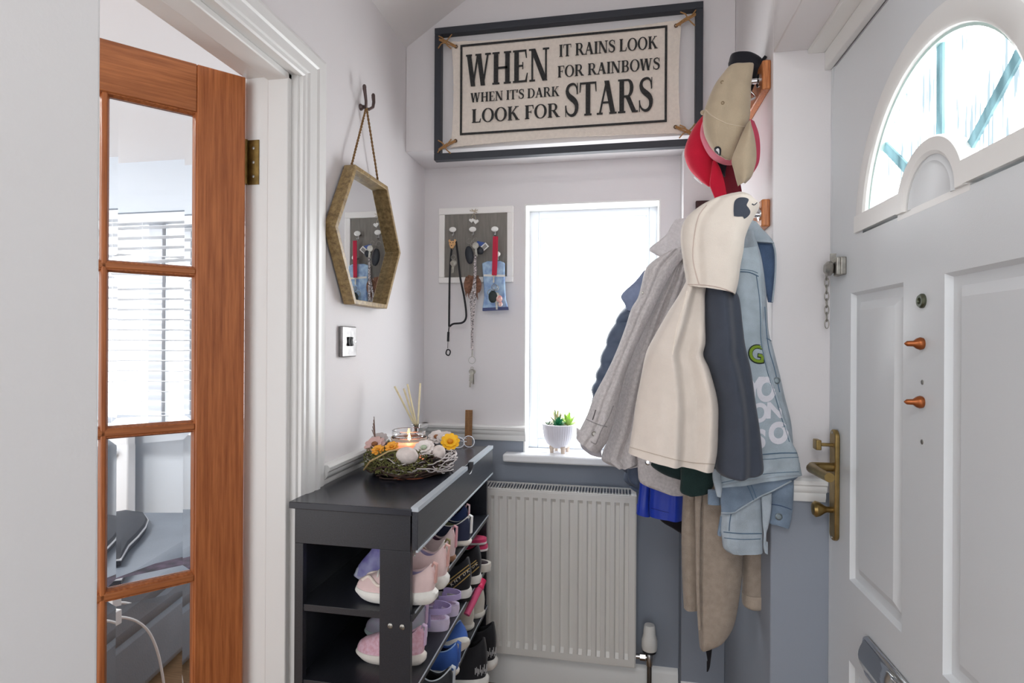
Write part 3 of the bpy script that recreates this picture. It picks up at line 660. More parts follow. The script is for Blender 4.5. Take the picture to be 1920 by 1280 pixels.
# black strap with wooden animal head keyring
t1 = thing('black_lanyard', 'black dog lead lanyard looped over the left knob of the key board', 'lanyard', tuple(K(852, 440)))
mb = MB()
ribbon(mb, [K(u, v, .034) for u, v in crom([(851, 452), (846.5, 470), (843.5, 510), (842.5, 560), (842, 612)], 24)], .0075)
ribbon(mb, [K(u, v, .037) for u, v in crom([(855, 452), (858, 475), (863, 520), (870, 555), (874, 585), (873, 598), (866, 605), (850, 607), (843, 612)], 40)], .0075)
part('strap', mb, BLKW, t1)
hp = K(847, 655, .034)
part('clip', MB().tube([K(842, 612, .034), K(841, 622, .034)], .0022, 8).tube([K(840.8, 622, .034), K(840.2, 640, .034)], .0045, 10).tube([K(840, 640, .034), K(839.5, 653, .034)], .001, 6), BLKW, t1)
part('loop', MB().tube([K(840.3, 660.5, .034) + V((.0085 * math.cos(t), .002 * math.sin(3 * t), .0115 * math.sin(t))) for t in [2 * math.pi * i / 20 for i in range(20)]], .0026, 8, closed=True), BLKW, t1)
t2 = thing('animal_head_keyring', 'tan wooden animal head keyring on the left knob of the key board', 'keyring', tuple(K(848, 452, .045)))
ap_ = MB(); c = K(848, 457, .044)
ap_.ellip(c, .0135, .008, .0115, 16, 10).ellip(c + V((0, -.003, -.011)), .009, .007, .008, 14, 8)
for s in (-1, 1): ap_.ellip(c + V((s * .011, 0, .012)), .0045, .0035, .006, 10, 6)
part('head', ap_, M('tan_wood', (222, 176, 124), .5, var=.1, vscale=80), t2, smooth=70)
ey = MB()
for s in (-1, 1): ey.ellip(c + V((s * .0055, -.0078, .0035)), .002, .001, .002, 8, 6)
ey.ellip(c + V((0, -.0098, -.009)), .003, .0012, .002, 8, 6); part('face', ey, DARK, t2)
mb = MB(); ring(mb, K(850, 482, .036), .009); key(mb, K(849, 488, .036), .048, .03); key(mb, K(852, 488, .033), .044, -.12); ring(mb, K(850, 466, .040), .005)
part('keys', mb, STEEL, t2)
# middle bundle
t3 = thing('car_key_bundle', 'bunch of black car keys and tags on the middle knob of the key board', 'keys', tuple(K(884, 455)))
mb = MB(); ring(mb, K(880, 452, .036), .010); ring(mb, K(891, 450, .042), .009); ring(mb, K(886, 457, .044), .008); key(mb, K(891, 454, .052), .055, .12, .013)
part('keys', mb, STEEL, t3)
fob = MB(); a = K(880, 478, .052)
fob.ellip(a, .017, .009, .036, 16, 10, Matrix.Rotation(-.14, 3, 'Y')); fob.ellip(K(900, 470, .040), .016, .008, .015, 16, 10)
part('key_fob', fob, M('fob_black', (34, 38, 46), .45), t3, smooth=70)
part('blue_tag', MB().obox(K(901, 457, .037), V((.016, 0, -.004)), V((.002, 0, .008)), V((0, .001, 0))), M('tag_blue', (66, 92, 160), .5), t3, bevel=.001)
part('white_tag', MB().obox(K(908, 463, .041), V((.012, 0, .010)), V((-.007, 0, .008)), V((0, .001, 0))), M('tag_white', (226, 226, 224), .5), t3, bevel=.001)
part('tag_print', MB().obox(K(908, 463, .0425), V((.008, 0, .007)), V((-.004, 0, .005)), V((0, .0006, 0))), M('tag_grey', (140, 138, 136), .6), t3)
t4 = thing('patterned_lanyard', 'long white lanyard with black pattern hanging from the middle knob', 'lanyard', tuple(K(889, 480)))
lp_ = M('black_and_white_print', (226, 216, 216), .7, col2=(40, 36, 40), vscale=170)
mb = MB(); ribbon(mb, [K(u, v, .058) for u, v in crom([(891, 478), (890.5, 520), (890, 560), (887.5, 590), (885.5, 612), (885, 640), (885, 656)], 30)], .0095)
ribbon(mb, [K(u, v, .052) for u, v in crom([(893, 500), (889, 530), (883, 560), (884, 585), (885, 620)], 24)], .0085)
part('strap', mb, lp_, t4)
mb = MB(); ring(mb, K(885, 675, .050), .0135, .0009, 24, .1); mb.tube([K(885.5, 656, .052), K(885.5, 669, .052)], .0026, 8)
ring(mb, K(885, 690, .048), .005); key(mb, K(883.5, 692, .048), .07, -.06, .009); key(mb, K(887, 692, .045), .058, .02, .010); key(mb, K(885, 694, .052), .050, .02, .008)
part('keys', mb, STEEL, t4)
mb = MB(); 
for k in range(70):
    a = K(884 + random.uniform(-9, 12), 520 + random.uniform(-4, 18), .040); mb.tube([a, a + V((random.uniform(-.012, .012), random.uniform(-.010, .004), -random.uniform(.025, .055)))], [.0045, .001], 5)
mb.ellip(K(877, 535, .040), .016, .011, .033, 12, 8).ellip(K(896, 535, .038), .015, .010, .030, 12, 8)
solo('tassel_keyring', mb, M('brown_fur', (128, 92, 74), .9, var=.3, vscale=120), 'brown fluffy tassel keyring among the middle keys', 'keyring', smooth=70)
# red strap and blue pouch
t5 = thing('red_key_strap', 'red wrist strap with keys and charms on the right knob of the key board', 'key strap', tuple(K(929, 450)))
RED = M('crimson_webbing', (188, 34, 66), .7, bump=.3, bscale=600)
mb = MB(); ribbon(mb, [K(928, 443, .036), K(927, 478, .037), K(926, 516, .038)], .0155, .003); ribbon(mb, [K(930.5, 443, .032), K(930, 478, .032), K(928, 516, .034)], .014, .003)
part('strap', mb, RED, t5, bevel=.0008)
mb = MB(); ribbon(mb, [K(926, 515, .038), K(925.5, 530, .038)], .006, .002); ring(mb, K(927, 538, .042), .011); ring(mb, K(930, 540, .040), .010); ring(mb, K(919, 548, .042), .010); key(mb, K(931, 548, .046), .066, .02)
part('keys', mb, STEEL, t5)
part('charm', MB().ellip(K(924, 556, .048), .017, .006, .024, 16, 10), M('dark_green_leather', (30, 44, 44), .5), t5, smooth=70)
part('charm', MB().ellip(K(936, 560, .050), .012, .006, .014, 14, 8).ellip(K(938, 570, .050), .009, .005, .010, 12, 8), M('coral_toy', (216, 128, 122), .5, col2=(236, 226, 218), vscale=60), t5, smooth=70)
pc = thing('blue_pouch', 'pale blue printed pouch hanging behind the red key strap', 'pouch', tuple(K(927, 540, .02)))
o_ = [K(u, v, .010) for u, v in ((905, 494), (915, 490), (940, 490), (947, 493), (947, 520), (949, 560), (954, 581), (905, 583), (909, 556), (907, 520))]
part('bag', MB().prism(o_, (0, -.014, 0)), M('pouch_blue', (174, 204, 228), .35, col2=(122, 152, 200), vscale=38), pc, bevel=.004)
part('stripe', MB().prism([K(u, v, .0245) for u, v in ((907, 514), (947, 515), (947, 519), (907, 518))], (0, -.001, 0)), M('stripe_white', (232, 232, 226), .5), pc)
part('zip_edge', MB().prism([K(u, v, .0245) for u, v in ((905, 577), (953, 575), (954, 581), (905, 583))], (0, -.001, 0)), M('pouch_navy', (64, 74, 120), .5), pc)

# ================================================================== RADIATOR AND VALVE
RW = M('radiator_enamel', (220, 219, 215), .35)
rx0, rx1, rz0, rz1, yf = -.600, .069, .161, .783, 2.080
rd = thing('radiator', 'white ribbed panel radiator on the wall below the hall window', 'radiator', (-.26, YB, rz0))
xs = [rx0, rx0 + .004]; dep = [0.004, 0]; n = 19; xb0 = .043 - 18 * .0333
for k in range(n):
    b = xb0 + k * .0333; xs += [b - .0185, b - .0135, b - .0008, b]; dep += [0, 1, 1, 0]
xs += [rx1 - .004, rx1]; dep += [0, .004]
zsx = [rz0, rz0 + .004, .190, .2065, .7435, .757, rz1 - .006, rz1]; zm = [0, 0, 0, 1, 1, 0, 0, 0]
vs = []; 
for j, z in enumerate(zsx):
    for i, x in enumerate(xs):
        d = .011 * (dep[i] if dep[i] == 1 else 0) * zm[j]; e = .004 if (i in (0, len(xs) - 1) or j in (0, len(zsx) - 1)) else 0
        vs.append((x, yf + d + e, z))
nx = len(xs); fs = [(j * nx + i, j * nx + i + 1, (j + 1) * nx + i + 1, (j + 1) * nx + i) for j in range(len(zsx) - 1) for i in range(nx - 1)]
pn = MB().add(vs, fs)
part('front_panel', pn, RW, rd, smooth=25)
for a_ in (rx0, rx1 - .003):
    part('side_cover', MB().box(a_, a_ + .004, yf + .004, 2.150, rz0 + .03, rz1), RW, rd, bevel=.001)
part('rear_panel', MB().box(rx0 + .004, rx1 - .004, 2.138, 2.148, rz0 + .005, rz1 - .01).box(rx0 + .004, rx1 - .004, yf + .002, yf + .010, rz0 + .001, rz0 + .02), RW, rd)
gr = MB(); gz = rz1 + .001
def gbar(x0, x1, ya, yb, za, zb, h=.004):
    gr.add([(x0, ya, za - h), (x1, ya, za - h), (x1, yb, zb - h), (x0, yb, zb - h), (x0, ya, za), (x1, ya, za), (x1, yb, zb), (x0, yb, zb)], [(0, 3, 2, 1), (4, 5, 6, 7), (0, 1, 5, 4), (1, 2, 6, 5), (2, 3, 7, 6), (3, 0, 4, 7)])
gbar(rx0, rx1, yf + .001, yf + .006, gz, gz + .001); gbar(rx0, rx1, 2.143, 2.149, gz + .010, gz + .011)
x = rx0 + .006
while x < rx1 - .020: gbar(x, x + .0034, yf + .006, 2.143, gz + .001, gz + .010); x += .0113
gbar(rx1 - .018, rx1, yf + .006, 2.143, gz + .001, gz + .010)
part('top_grille', gr, RW, rd, smooth=0)
vx, vy = .119, 2.112
tv = MB().tube([(rx1 - .01, vy, .190), (vx, vy, .190)], .009, 12).lathe([(.013, 0), (.013, .02)], (.085, vy, .190), (1, 0, 0), 6).lathe([(.011, 0), (.013, .01), (.013, .045), (.010, .05)], (vx, vy, .160), (0, 0, 1), 14)
va = part('valve_body', tv, M('dull_chrome', (176, 174, 172), .25, 1.0), rd, smooth=40)
part('valve_head', MB().lathe([(.016, 0), (.0265, .002), (.0285, .012), (.0285, .035), (.025, .048), (.0225, .055), (.0205, .085), (.018, .091), (.001, .092)], (vx, vy, .218), (0, 0, 1), 24), RW, va, smooth=40)
part('valve_collar', MB().lathe([(.016, 0), (.024, .004), (.024, .010), (.016, .012)], (vx, vy, .207), (0, 0, 1), 20), DARK, va)
part('pipe', MB().tube([(vx, vy, 0), (vx, vy, .165)], .0085, 12), M('pipe_chrome', (120, 118, 116), .35, 1.0), va, smooth=50)

# ================================================================== SHOE CABINET
ky0, ky1, kxa, kxb, ktop = 1.212, 1.985, -.748, -.450, .960
sc = thing('shoe_cabinet', 'black ash shoe cabinet with open shelves beside the door frame', 'shoe rack', (-.60, 1.60, 0))
part('top_board', MB().box(kxa - .012, kxb - .006, ky0 - .006, ky1 + .004, ktop - .016, ktop), M('top_black_ash', (40, 42, 50), .22, bump=.06, bscale=60, stretch=(40, 2, 40)), sc, bevel=.0015)
part('side_panel', MB().box(kxa, kxb - .010, ky0, ky0 + .016, .862, ktop - .016).box(kxa, kxa + .022, ky0, ky0 + .016, 0, .862).box(kxb - .084, kxb - .010, ky0, ky0 + .016, 0, .862), BLACKASH, sc, bevel=.001, label='near side panel with an open middle')
part('side_panel', MB().box(kxa, kxb - .010, ky1 - .016, ky1, 0, ktop - .016), BLACKASH, sc, bevel=.001)
part('back_panel', MB().box(kxa, kxa + .006, ky0 + .016, ky1 - .016, .03, ktop - .016), BLACKASH, sc)
part('drawer_bottom', MB().box(kxa + .006, kxb - .012, ky0 + .016, ky1 - .016, .862, .872), BLACKASH, sc)
# drawer front with a finger notch
dz0, dz1 = .866, .963; nh = 1.672
prof = [(ky0 - .002, dz0), (ky1, dz0), (ky1, dz1), (nh + .038, dz1)]
for i in range(13):
    t = math.pi * i / 12; prof.append((nh + .034 * math.cos(t), dz1 - .002 - .026 * math.sin(t)))
prof += [(nh - .038, dz1), (ky0 - .002, dz1)]
dr = part('drawer_front', MB().prism([(kxb - .006, y, z) for y, z in prof], (.014, 0, 0)), wood('drawer_ash', (38, 40, 46), (58, 61, 68), (60, 2, 60), .3), sc, smooth=25, bevel=.0015)
EDG = M('silver_edging', (186, 194, 202), .3, .3)
e = MB().box(kxb - .008, kxb + .0095, ky0 - .003, nh - .036, dz1 - .009, dz1 + .001).box(kxb - .008, kxb + .0095, nh + .036, ky1, dz1 - .009, dz1 + .001).box(kxb + .004, kxb + .0095, ky0 - .003, ky1, dz0 - .004, dz0 + .001)
part('edge_strip', e, EDG, dr)
SH = [.718, .540, .395, .225]
for z in SH:
    s_ = part('shelf', MB().box(kxa + .006, kxb - .004, ky0 + .003, ky1 - .016, z - .016, z), BLACKASH, sc, bevel=.0008)
    part('shelf_edging', MB().box(kxb - .0045, kxb - .0025, ky0 + .016, ky1 - .016, z - .003, z + .0006), EDG, s_)
for x in (-.507, -.478):
    part('screw_cap', MB().lathe([(.0062, 0), (.0062, .002), (.003, .004), (.0025, .001)], (x, ky0, .690), (0, -1, 0), 16), STEEL, sc, smooth=40)

# ================================================================== NEST ARRANGEMENT, CANDLE, DIFFUSER
nc = V((-.594, 1.565, ktop)); rnd = random.Random(3)
ns = thing('twig_nest_wreath', 'round twig and moss nest wreath on top of the shoe cabinet', 'wreath', tuple(nc))
def torus_pt(a, b, R_=.098, r_=.030, h=.034): return nc + V((math.cos(a) * (R_ + r_ * math.cos(b)), math.sin(a) * (R_ + r_ * math.cos(b)), h + r_ * 1.05 * math.sin(b)))
tw1, tw2 = MB(), MB()
core = MB(); core.loft([[torus_pt(2 * math.pi * i / 40, 2 * math.pi * j / 12, .098, .022, .026) for j in range(12)] for i in range(41)], False, False)
part('core', core, M('dark_twigs', (46, 34, 30), .9, bump=1, bscale=60), ns)
for k in range(150):
    a0 = rnd.uniform(0, 6.283); b0 = rnd.uniform(0, 6.283); L = rnd.uniform(.5, 1.5); tw = rnd.uniform(-.9, .9); rr = .026 + rnd.uniform(-.004, .012)
    pts = [torus_pt(a0 + L * i / 9, b0 + tw * i / 9 + .2 * math.sin(i + k), .098, rr) for i in range(10)]
    for p in pts: p.z = max(p.z, ktop + .003)
    (tw2 if k % 5 == 0 else tw1).tube(pts, rnd.uniform(.0012, .0022), 5)
for k in range(26):
    a0 = rnd.uniform(-1.1, .2); b0 = rnd.uniform(-.3, 1.2); L = rnd.uniform(.3, .9); pts = [torus_pt(a0 + L * i / 7, b0 + rnd.uniform(-.1, .1) + .5 * (k % 3 - 1) * i / 7, .098, .038) for i in range(8)]
    for p in pts: p.z = max(p.z, ktop + .003)
    tw2.tube(pts, .0016, 5)
part('twigs', tw1, M('brown_twigs', (74, 56, 50), .85, var=.3, vscale=40), ns)
part('pale_twigs', tw2, M('pale_twigs', (196, 188, 186), .8, var=.2, vscale=40), ns)
ms = MB()
for k in range(900):
    a = rnd.gauss(-1.75, .50) if k % 4 else rnd.gauss(2.7, .5); b = rnd.uniform(-.5, 1.9)
    p = torus_pt(a, b, .098, .034); p.z = max(p.z, ktop + .004); d = V((rnd.uniform(-1, 1), rnd.uniform(-1, 1), rnd.uniform(-.4, 1))).normalized() * rnd.uniform(.006, .016)
    q = p + d; q.z = max(q.z, ktop + .002); ms.tube([p, (p + q) / 2 + V((0, 0, .002)), q], [.0016, .0013, .0004], 4)
part('moss', ms, M('moss_green', (112, 112, 66), .95, var=.4, vscale=60), ns)
sp_ = MB(); sp_.tube([nc + V((-.10, -.10, .02)), nc + V((-.07, -.125, .05)), nc + V((-.02, -.118, .078)), nc + V((.02, -.09, .085))], .0024, 6)
part('dry_stem', sp_, M('straw_stem', (186, 160, 112), .8), ns)
sp_ = MB()
for k in range(5):
    a = nc + V((-.085, .0, .06)); sp_.tube([a, a + V((-.018 - .003 * k, -.015 + .006 * k, .03)), a + V((-.025 - .004 * k, -.025 + .012 * k, .06 + .008 * k))], .0011, 5)
part('dry_sprig', sp_, M('sprig_brown', (110, 84, 72), .8), ns)
EGG = M('stone_egg', (214, 202, 196), .7, bump=.25, bscale=150, var=.12, vscale=70)
for i, (a, b_, r1, r2, lab) in enumerate(((-1.29, .98, .031, .023, 'large pale speckled egg at the front of the nest'), (-.50, 1.05, .019, .019, 'small round pale egg at the right side of the nest'), (2.75, .9, .022, .018, 'brownish egg at the back left of the nest'))):
    p = torus_pt(a, b_, .098, .040)
    solo('decorative_egg', MB().ellip(p, r1, r2 * .95, r2, 22, 14, Matrix.Rotation(.1, 3, 'Y')), EGG if i < 2 else M('brown_egg', (150, 116, 104), .7, var=.2, vscale=60), lab, 'egg', 'eggs in the nest', smooth=80)
def flower(p, rr, petals, col, ccol, lab, up=(0, -.6, .8), cat='flower'):
    t_ = thing('dried_flower', lab, cat, tuple(p), 'flowers on the nest')
    ax = V(up).normalized(); a = ax.cross(V((1, 0, 0))).normalized(); b = ax.cross(a); mb = MB()
    for lay in (0, 1):
        for k in range(petals):
            t = 2 * math.pi * (k + .5 * lay) / petals; d = a * math.cos(t) + b * math.sin(t); s_ = ax.cross(d); L = rr * (1 - .25 * lay); lift = .25 + .45 * lay
            r0 = p + d * L * .15; r1 = p + d * L * .65 + ax * L * lift * .6; r2_ = p + d * L + ax * L * lift * .7; w = L * .26
            mb.loft([[r0 - s_ * w * .4, r0 + s_ * w * .4, r0 + s_ * w * .4 - ax * .001, r0 - s_ * w * .4 - ax * .001], [r1 - s_ * w, r1 + s_ * w, r1 + s_ * w - ax * .001, r1 - s_ * w - ax * .001], [r2_.lerp(r1, .3) - s_ * w * .92, r2_.lerp(r1, .3) + s_ * w * .92, r2_.lerp(r1, .3) + s_ * w * .92 - ax * .001, r2_.lerp(r1, .3) - s_ * w * .92 - ax * .001], [r2_ - s_ * w * .35, r2_ + s_ * w * .35, r2_ + s_ * w * .35 - ax * .001, r2_ - s_ * w * .35 - ax * .001]])
    part('petals', mb, col, t_, smooth=60); part('centre', MB().ellip(p + ax * rr * .22, rr * .3, rr * .3, rr * .22, 12, 8), ccol, t_, smooth=80); return t_
YEL, ORG = M('yellow_petal', (246, 190, 40), .6), M('orange_heart', (214, 140, 30), .7)
WHP, BRH = M('white_petal', (232, 224, 220), .7), M('brown_heart', (150, 100, 66), .8)
PKP = M('pink_petal', (226, 190, 184), .7)
flower(nc + V((.116, .012, .086)), .028, 10, YEL, ORG, 'yellow daisy on the right rim of the nest, furthest from the candle', (.2, -.7, .6))
flower(nc + V((-.062, -.090, .074)), .019, 8, M('amber_petal', (240, 170, 60), .6), ORG, 'small amber flower low on the left front of the nest')
flower(nc + V((-.022, -.088, .084)), .020, 8, M('amber_petal', (240, 170, 60), .6), ORG, 'small amber flower touching the front of the candle jar')
flower(nc + V((.066, .04, .092)), .028, 9, WHP, BRH, 'white flower with brown heart right of the candle jar')
flower(nc + V((.094, .03, .094)), .025, 12, M('grey_petal', (206, 198, 196), .8), WHP, 'greyish pompom flower between the white and yellow flowers')
flower(nc + V((.062, -.060, .078)), .030, 11, WHP, M('sage_heart', (170, 184, 160), .8), 'white and sage rosette at the front right of the nest')
flower(nc + V((-.098, -.03, .076)), .031, 9, PKP, BRH, 'dusty pink flower on the left of the nest')
flower(nc + V((-.112, .03, .080)), .028, 10, M('grey_petal', (206, 198, 196), .8), BRH, 'pale grey flower at the far left of the nest')
# candle jar
cj = thing('candle_jar', 'lit pink candle in a glass jar inside the nest', 'candle', tuple(nc + V((0, .0, .004))))
cb = nc + V((-.006, 0, .003)); JR = .050
jar = MB().lathe([(.044, 0), (JR, .008), (JR, .088), (.046, .096), (.046, .100), (.049, .103), (.049, .116), (.0465, .117), (.0435, .116), (.0435, .100), (.0455, .088), (.0455, .012), (.001, .010)], cb, (0, 0, 1), 36, cap=False)
part('jar', jar, glass('jar_glass', .02), cj, smooth=40)
wx = bpy.data.materials.new('glowing_pink_wax'); wx.use_nodes = True; wb = wx.node_tree.nodes['Principled BSDF']; wb.inputs['Base Color'].default_value = lin((244, 176, 168)); wb.inputs['Roughness'].default_value = .5
wb.inputs['Emission Color'].default_value = lin((255, 150, 110)); wb.inputs['Emission Strength'].default_value = .9  # emission put into the wax to imitate the candle's glow
part('wax', MB().lathe([(.0445, .013), (.0445, .078), (.040, .0785), (.001, .076)], cb, (0, 0, 1), 30), wx, cj, smooth=40)
part('wick', MB().tube([cb + V((0, 0, .075)), cb + V((.001, 0, .083))], .0012, 6), DARK, cj)
part('flame', MB().lathe([(.0005, .080), (.004, .085), (.0048, .090), (.0035, .098), (.0005, .108)], cb + V((.001, 0, 0)), (0, 0, 1), 14), emit('candle_flame', (255, 200, 110), 22), cj, smooth=80)
tw_ = MB()
for k in range(3): tw_.tube([cb + V(((JR + .001) * math.cos(2 * math.pi * i / 40), (JR + .001) * math.sin(2 * math.pi * i / 40), .089 + .003 * k)) for i in range(40)], .0015, 6, closed=True)
part('jar_twine', tw_, M('pale_twine', (206, 190, 176), .9), cj)
dj = V((-.634, 1.715, ktop))
rdif = thing('reed_diffuser', 'reed diffuser with four pale reeds standing behind the candle jar', 'diffuser', tuple(dj))
part('bottle', MB().lathe([(.028, .0), (.031, .004), (.031, .075), (.024, .086), (.013, .092), (.013, .108), (.0155, .109), (.0155, .116), (.010, .116), (.010, .09), (.028, .07), (.028, .006), (.001, .005)], dj, (0, 0, 1), 30, cap=False), glass('diffuser_glass', .02), rdif, smooth=40)
part('oil', MB().lathe([(.027, .007), (.027, .045), (.001, .045)], dj, (0, 0, 1), 24), glass('diffuser_oil', 0, (245, 240, 225), 1.33), rdif)
REED = M('pale_reed', (228, 216, 180), .7, var=.08, vscale=60)
for (u, v, dx) in ((740, 724, -.010), (757, 728, -.003), (764, 720, .002), (788, 718, .010)):
    tip = at_y(u, v, 1.715 + dx * 2); base = dj + V((-dx * .9, -dx * .4, .010))
    k = dj + V((dx * .6, 0, .112)); d = (tip - k).normalized(); st_ = k - d * .10
    part('reed', MB().tube([st_, tip], .0031, 8), REED, rdif)
# spectacles
gp = thing('spectacles', 'clear framed spectacles lying open beside the yellow daisy', 'glasses', tuple(at_z(868, 838, ktop)))
for (u, v, w, h, tn) in ((858.5, 831, .0275, .022, .5), (879, 829, .024, .0235, .5)):
    c = at_z(u, v + 9, ktop) + V((0, 0, .020)); ex = V((.92, .38, -.0)).normalized(); ez = V((-.15, .25, .95)).normalized(); pts = []
    for i in range(24):
        t = 2 * math.pi * i / 24; pts.append(c + ex * w * .62 * math.cos(t) * 1.3 + ez * h * .85 * math.sin(t))
    fr_ = part('lens_rim', MB().tube(pts, .0019, 8, closed=True), M('clear_frame', (222, 224, 232), .15), gp, smooth=60)
    part('lens', MB().prism([c + (p - c) * .97 for p in pts], ex.cross(ez) * .001), PANE, fr_, smooth=0)
a = at_z(868, 836, ktop) + V((0, 0, .026)); part('bridge', MB().tube([a + V((-.012, -.002, 0)), a + V((0, .002, .004)), a + V((.012, .006, 0))], .0016, 6), M('clear_frame', (222, 224, 232)), gp)
part('temple', MB().tube([at_z(848, 838, ktop) + V((0, 0, .03)), at_z(846, 830, ktop) + V((0, 0, .012)), at_z(846, 838, ktop) + V((.03, .10, .003))], .0016, 6), M('clear_frame', (222, 224, 232)), gp)
rl = MB(); a = at_y(880, 768, 2.150); w = .0145
rl.obox((a.x, 2.135, (a.z + .792) / 2), V((w, 0, 0)), V((0, .002, 0)), V((0, .010, (a.z - .792) / 2)))
ro = solo('wooden_ruler', rl, wood('ruler_wood', (126, 86, 48), (170, 124, 78), (60, 60, 8)), 'brown wooden ruler standing against the rail behind the shoe cabinet', 'ruler', smooth=0, bevel=.001)
tk = MB(); z = .90; k = 0
while z < a.z - .006:
    f_ = (z - .792) / (a.z - .792); y = 2.135 - .010 + .020 * f_ - .0022
    for x0_, x1_ in ((-.0135, -.0035), (.0035, .0135)): tk.box(a.x + x0_, a.x + x1_, y - .0004, y + .0004, z, z + .0009)
    z += .0065
part('tick_marks', tk, M('ruler_ink', (70, 46, 28), .8), ro, smooth=0)

# ================================================================== SUCCULENT POT
pp = V((-.222, 2.205, .907))
pt = thing('succulent_pot', 'ribbed white footed bowl of green succulents on the window sill', 'plant', tuple(pp))
POT = M('pot_white', (232, 230, 238), .45)
part('bowl', MB().lathe([(.001, .020), (.030, .020), (.050, .036), (.063, .064), (.068, .098), (.069, .112), (.065, .113), (.062, .100), (.001, .098)], pp, (0, 0, 1), 144, 44, .012, cap=False), POT, pt, smooth=50)
for a in (.5, 2.1, 3.6, 5.2):
    part('foot', MB().lathe([(.007, 0), (.0105, .026)], pp + V((.033 * math.cos(a), .033 * math.sin(a), 0)), (0, 0, 1), 12), M('bare_wood_foot', (206, 188, 172), .6), pt)
part('gravel', MB().lathe([(.062, .101), (.05, .105), (.001, .107)], pp, (0, 0, 1), 30), M('gravel', (150, 140, 130), .9, bump=1.5, bscale=200, var=.4, vscale=200), pt)
def rosette(c, n, L, w, mat, e0, e1, seed, parent, name='succulent'):
    rn = random.Random(seed); mb = MB()
    for k in range(n):
        t = k * 2.39996; el = e0 + (e1 - e0) * k / n; d = V((math.cos(t) * math.cos(el), math.sin(t) * math.cos(el), math.sin(el))); s_ = d.cross(V((0, 0, 1)));  s_ = s_.normalized() if s_.length > .01 else V((1, 0, 0)); up_ = s_.cross(d)
        l = L * rn.uniform(.8, 1.1); rings = []
        for q, ww in ((0, .45), (.3, .85), (.6, 1.0), (.85, .6), (1, .05)):
            p = c + d * l * q + V((0, 0, .10 * l * q * q)); rings.append([p - s_ * w * ww, p - up_ * w * ww * .3, p + s_ * w * ww, p + up_ * w * ww * .35])
        mb.loft(rings)
    part(name, mb, mat, parent, smooth=70)
pz = pp + V((0, 0, .104))
rosette(pz + V((-.012, .01, 0)), 26, .066, .0042, M('pale_green_leaf', (176, 200, 132), .5, col2=(196, 168, 160), vscale=30), .35, 1.5, 2, pt)
rosette(pz + V((-.002, -.030, .002)), 30, .034, .0055, M('deep_green_leaf', (40, 128, 84), .45), .1, 1.5, 4, pt)
rosette(pz + V((.034, -.004, 0)), 12, .052, .0075, M('lime_leaf', (178, 214, 110), .5), .5, 1.45, 6, pt)
rosette(pz + V((.02, .03, 0)), 14, .045, .004, M('pale_green_leaf', (176, 200, 132)), .3, 1.3, 9, pt)
rosette(pz + V((-.045, .0, -.002)), 14, .028, .003, M('grey_green_leaf', (126, 146, 128), .6), .1, 1.1, 11, pt)
#MARK_C
# ================================================================== COAT RACKS
def rack(name, z0, z1, label, hooks):
    t = thing(name, label, 'coat rack', (XA, 1.80, z0))
    part('board', MB().box(XA - .021, XA, 1.524, 2.080, z0, z1), OAKEND, t, bevel=.004)
    for y in hooks:
        zc = (z0 + z1) / 2; hb_ = MB().lathe([(.017, 0), (.017, .003), (.008, .006), (.007, .020)], (XA - .021, y, zc), (-1, 0, 0), 16)
        pts = crom([(XA - .036, y, zc), (XA - .056, y, zc + .004), (XA - .068, y, zc + .024), (XA - .056, y, zc + .040)], 12)
        hb_.tube(pts, .0036, 8)
        pts = crom([(XA - .036, y, zc), (XA - .046, y, zc - .020), (XA - .030, y, zc - .042), (XA - .062, y, zc - .050), (XA - .072, y, zc - .032)], 16)
        hb_.tube(pts, .0032, 8)
        part('hook', hb_, CHROME, t, smooth=50)
    return t
rack('coat_rack', 1.985, 2.060, 'upper wooden coat rack with chrome hooks holding the caps', (1.560, 1.66, 1.80, 1.94))
rack('coat_rack', 1.636, 1.706, 'lower wooden coat rack with chrome hooks holding the coats', (1.545, 1.63, 1.74, 1.86, 1.98))
a = at_y(1304, 378, 2.10); b = at_y(1340, 392, 2.10)
solo('wooden_peg_block', MB().box(a.x, a.x + .055, 2.085, 2.10, a.z - .042, a.z).box(a.x + .005, a.x + .05, 2.081, 2.086, a.z - .037, a.z - .005), M('dark_red_wood', (64, 38, 40), .5), 'small dark red wooden block on the pier behind the cream hood', 'peg block', bevel=.002)

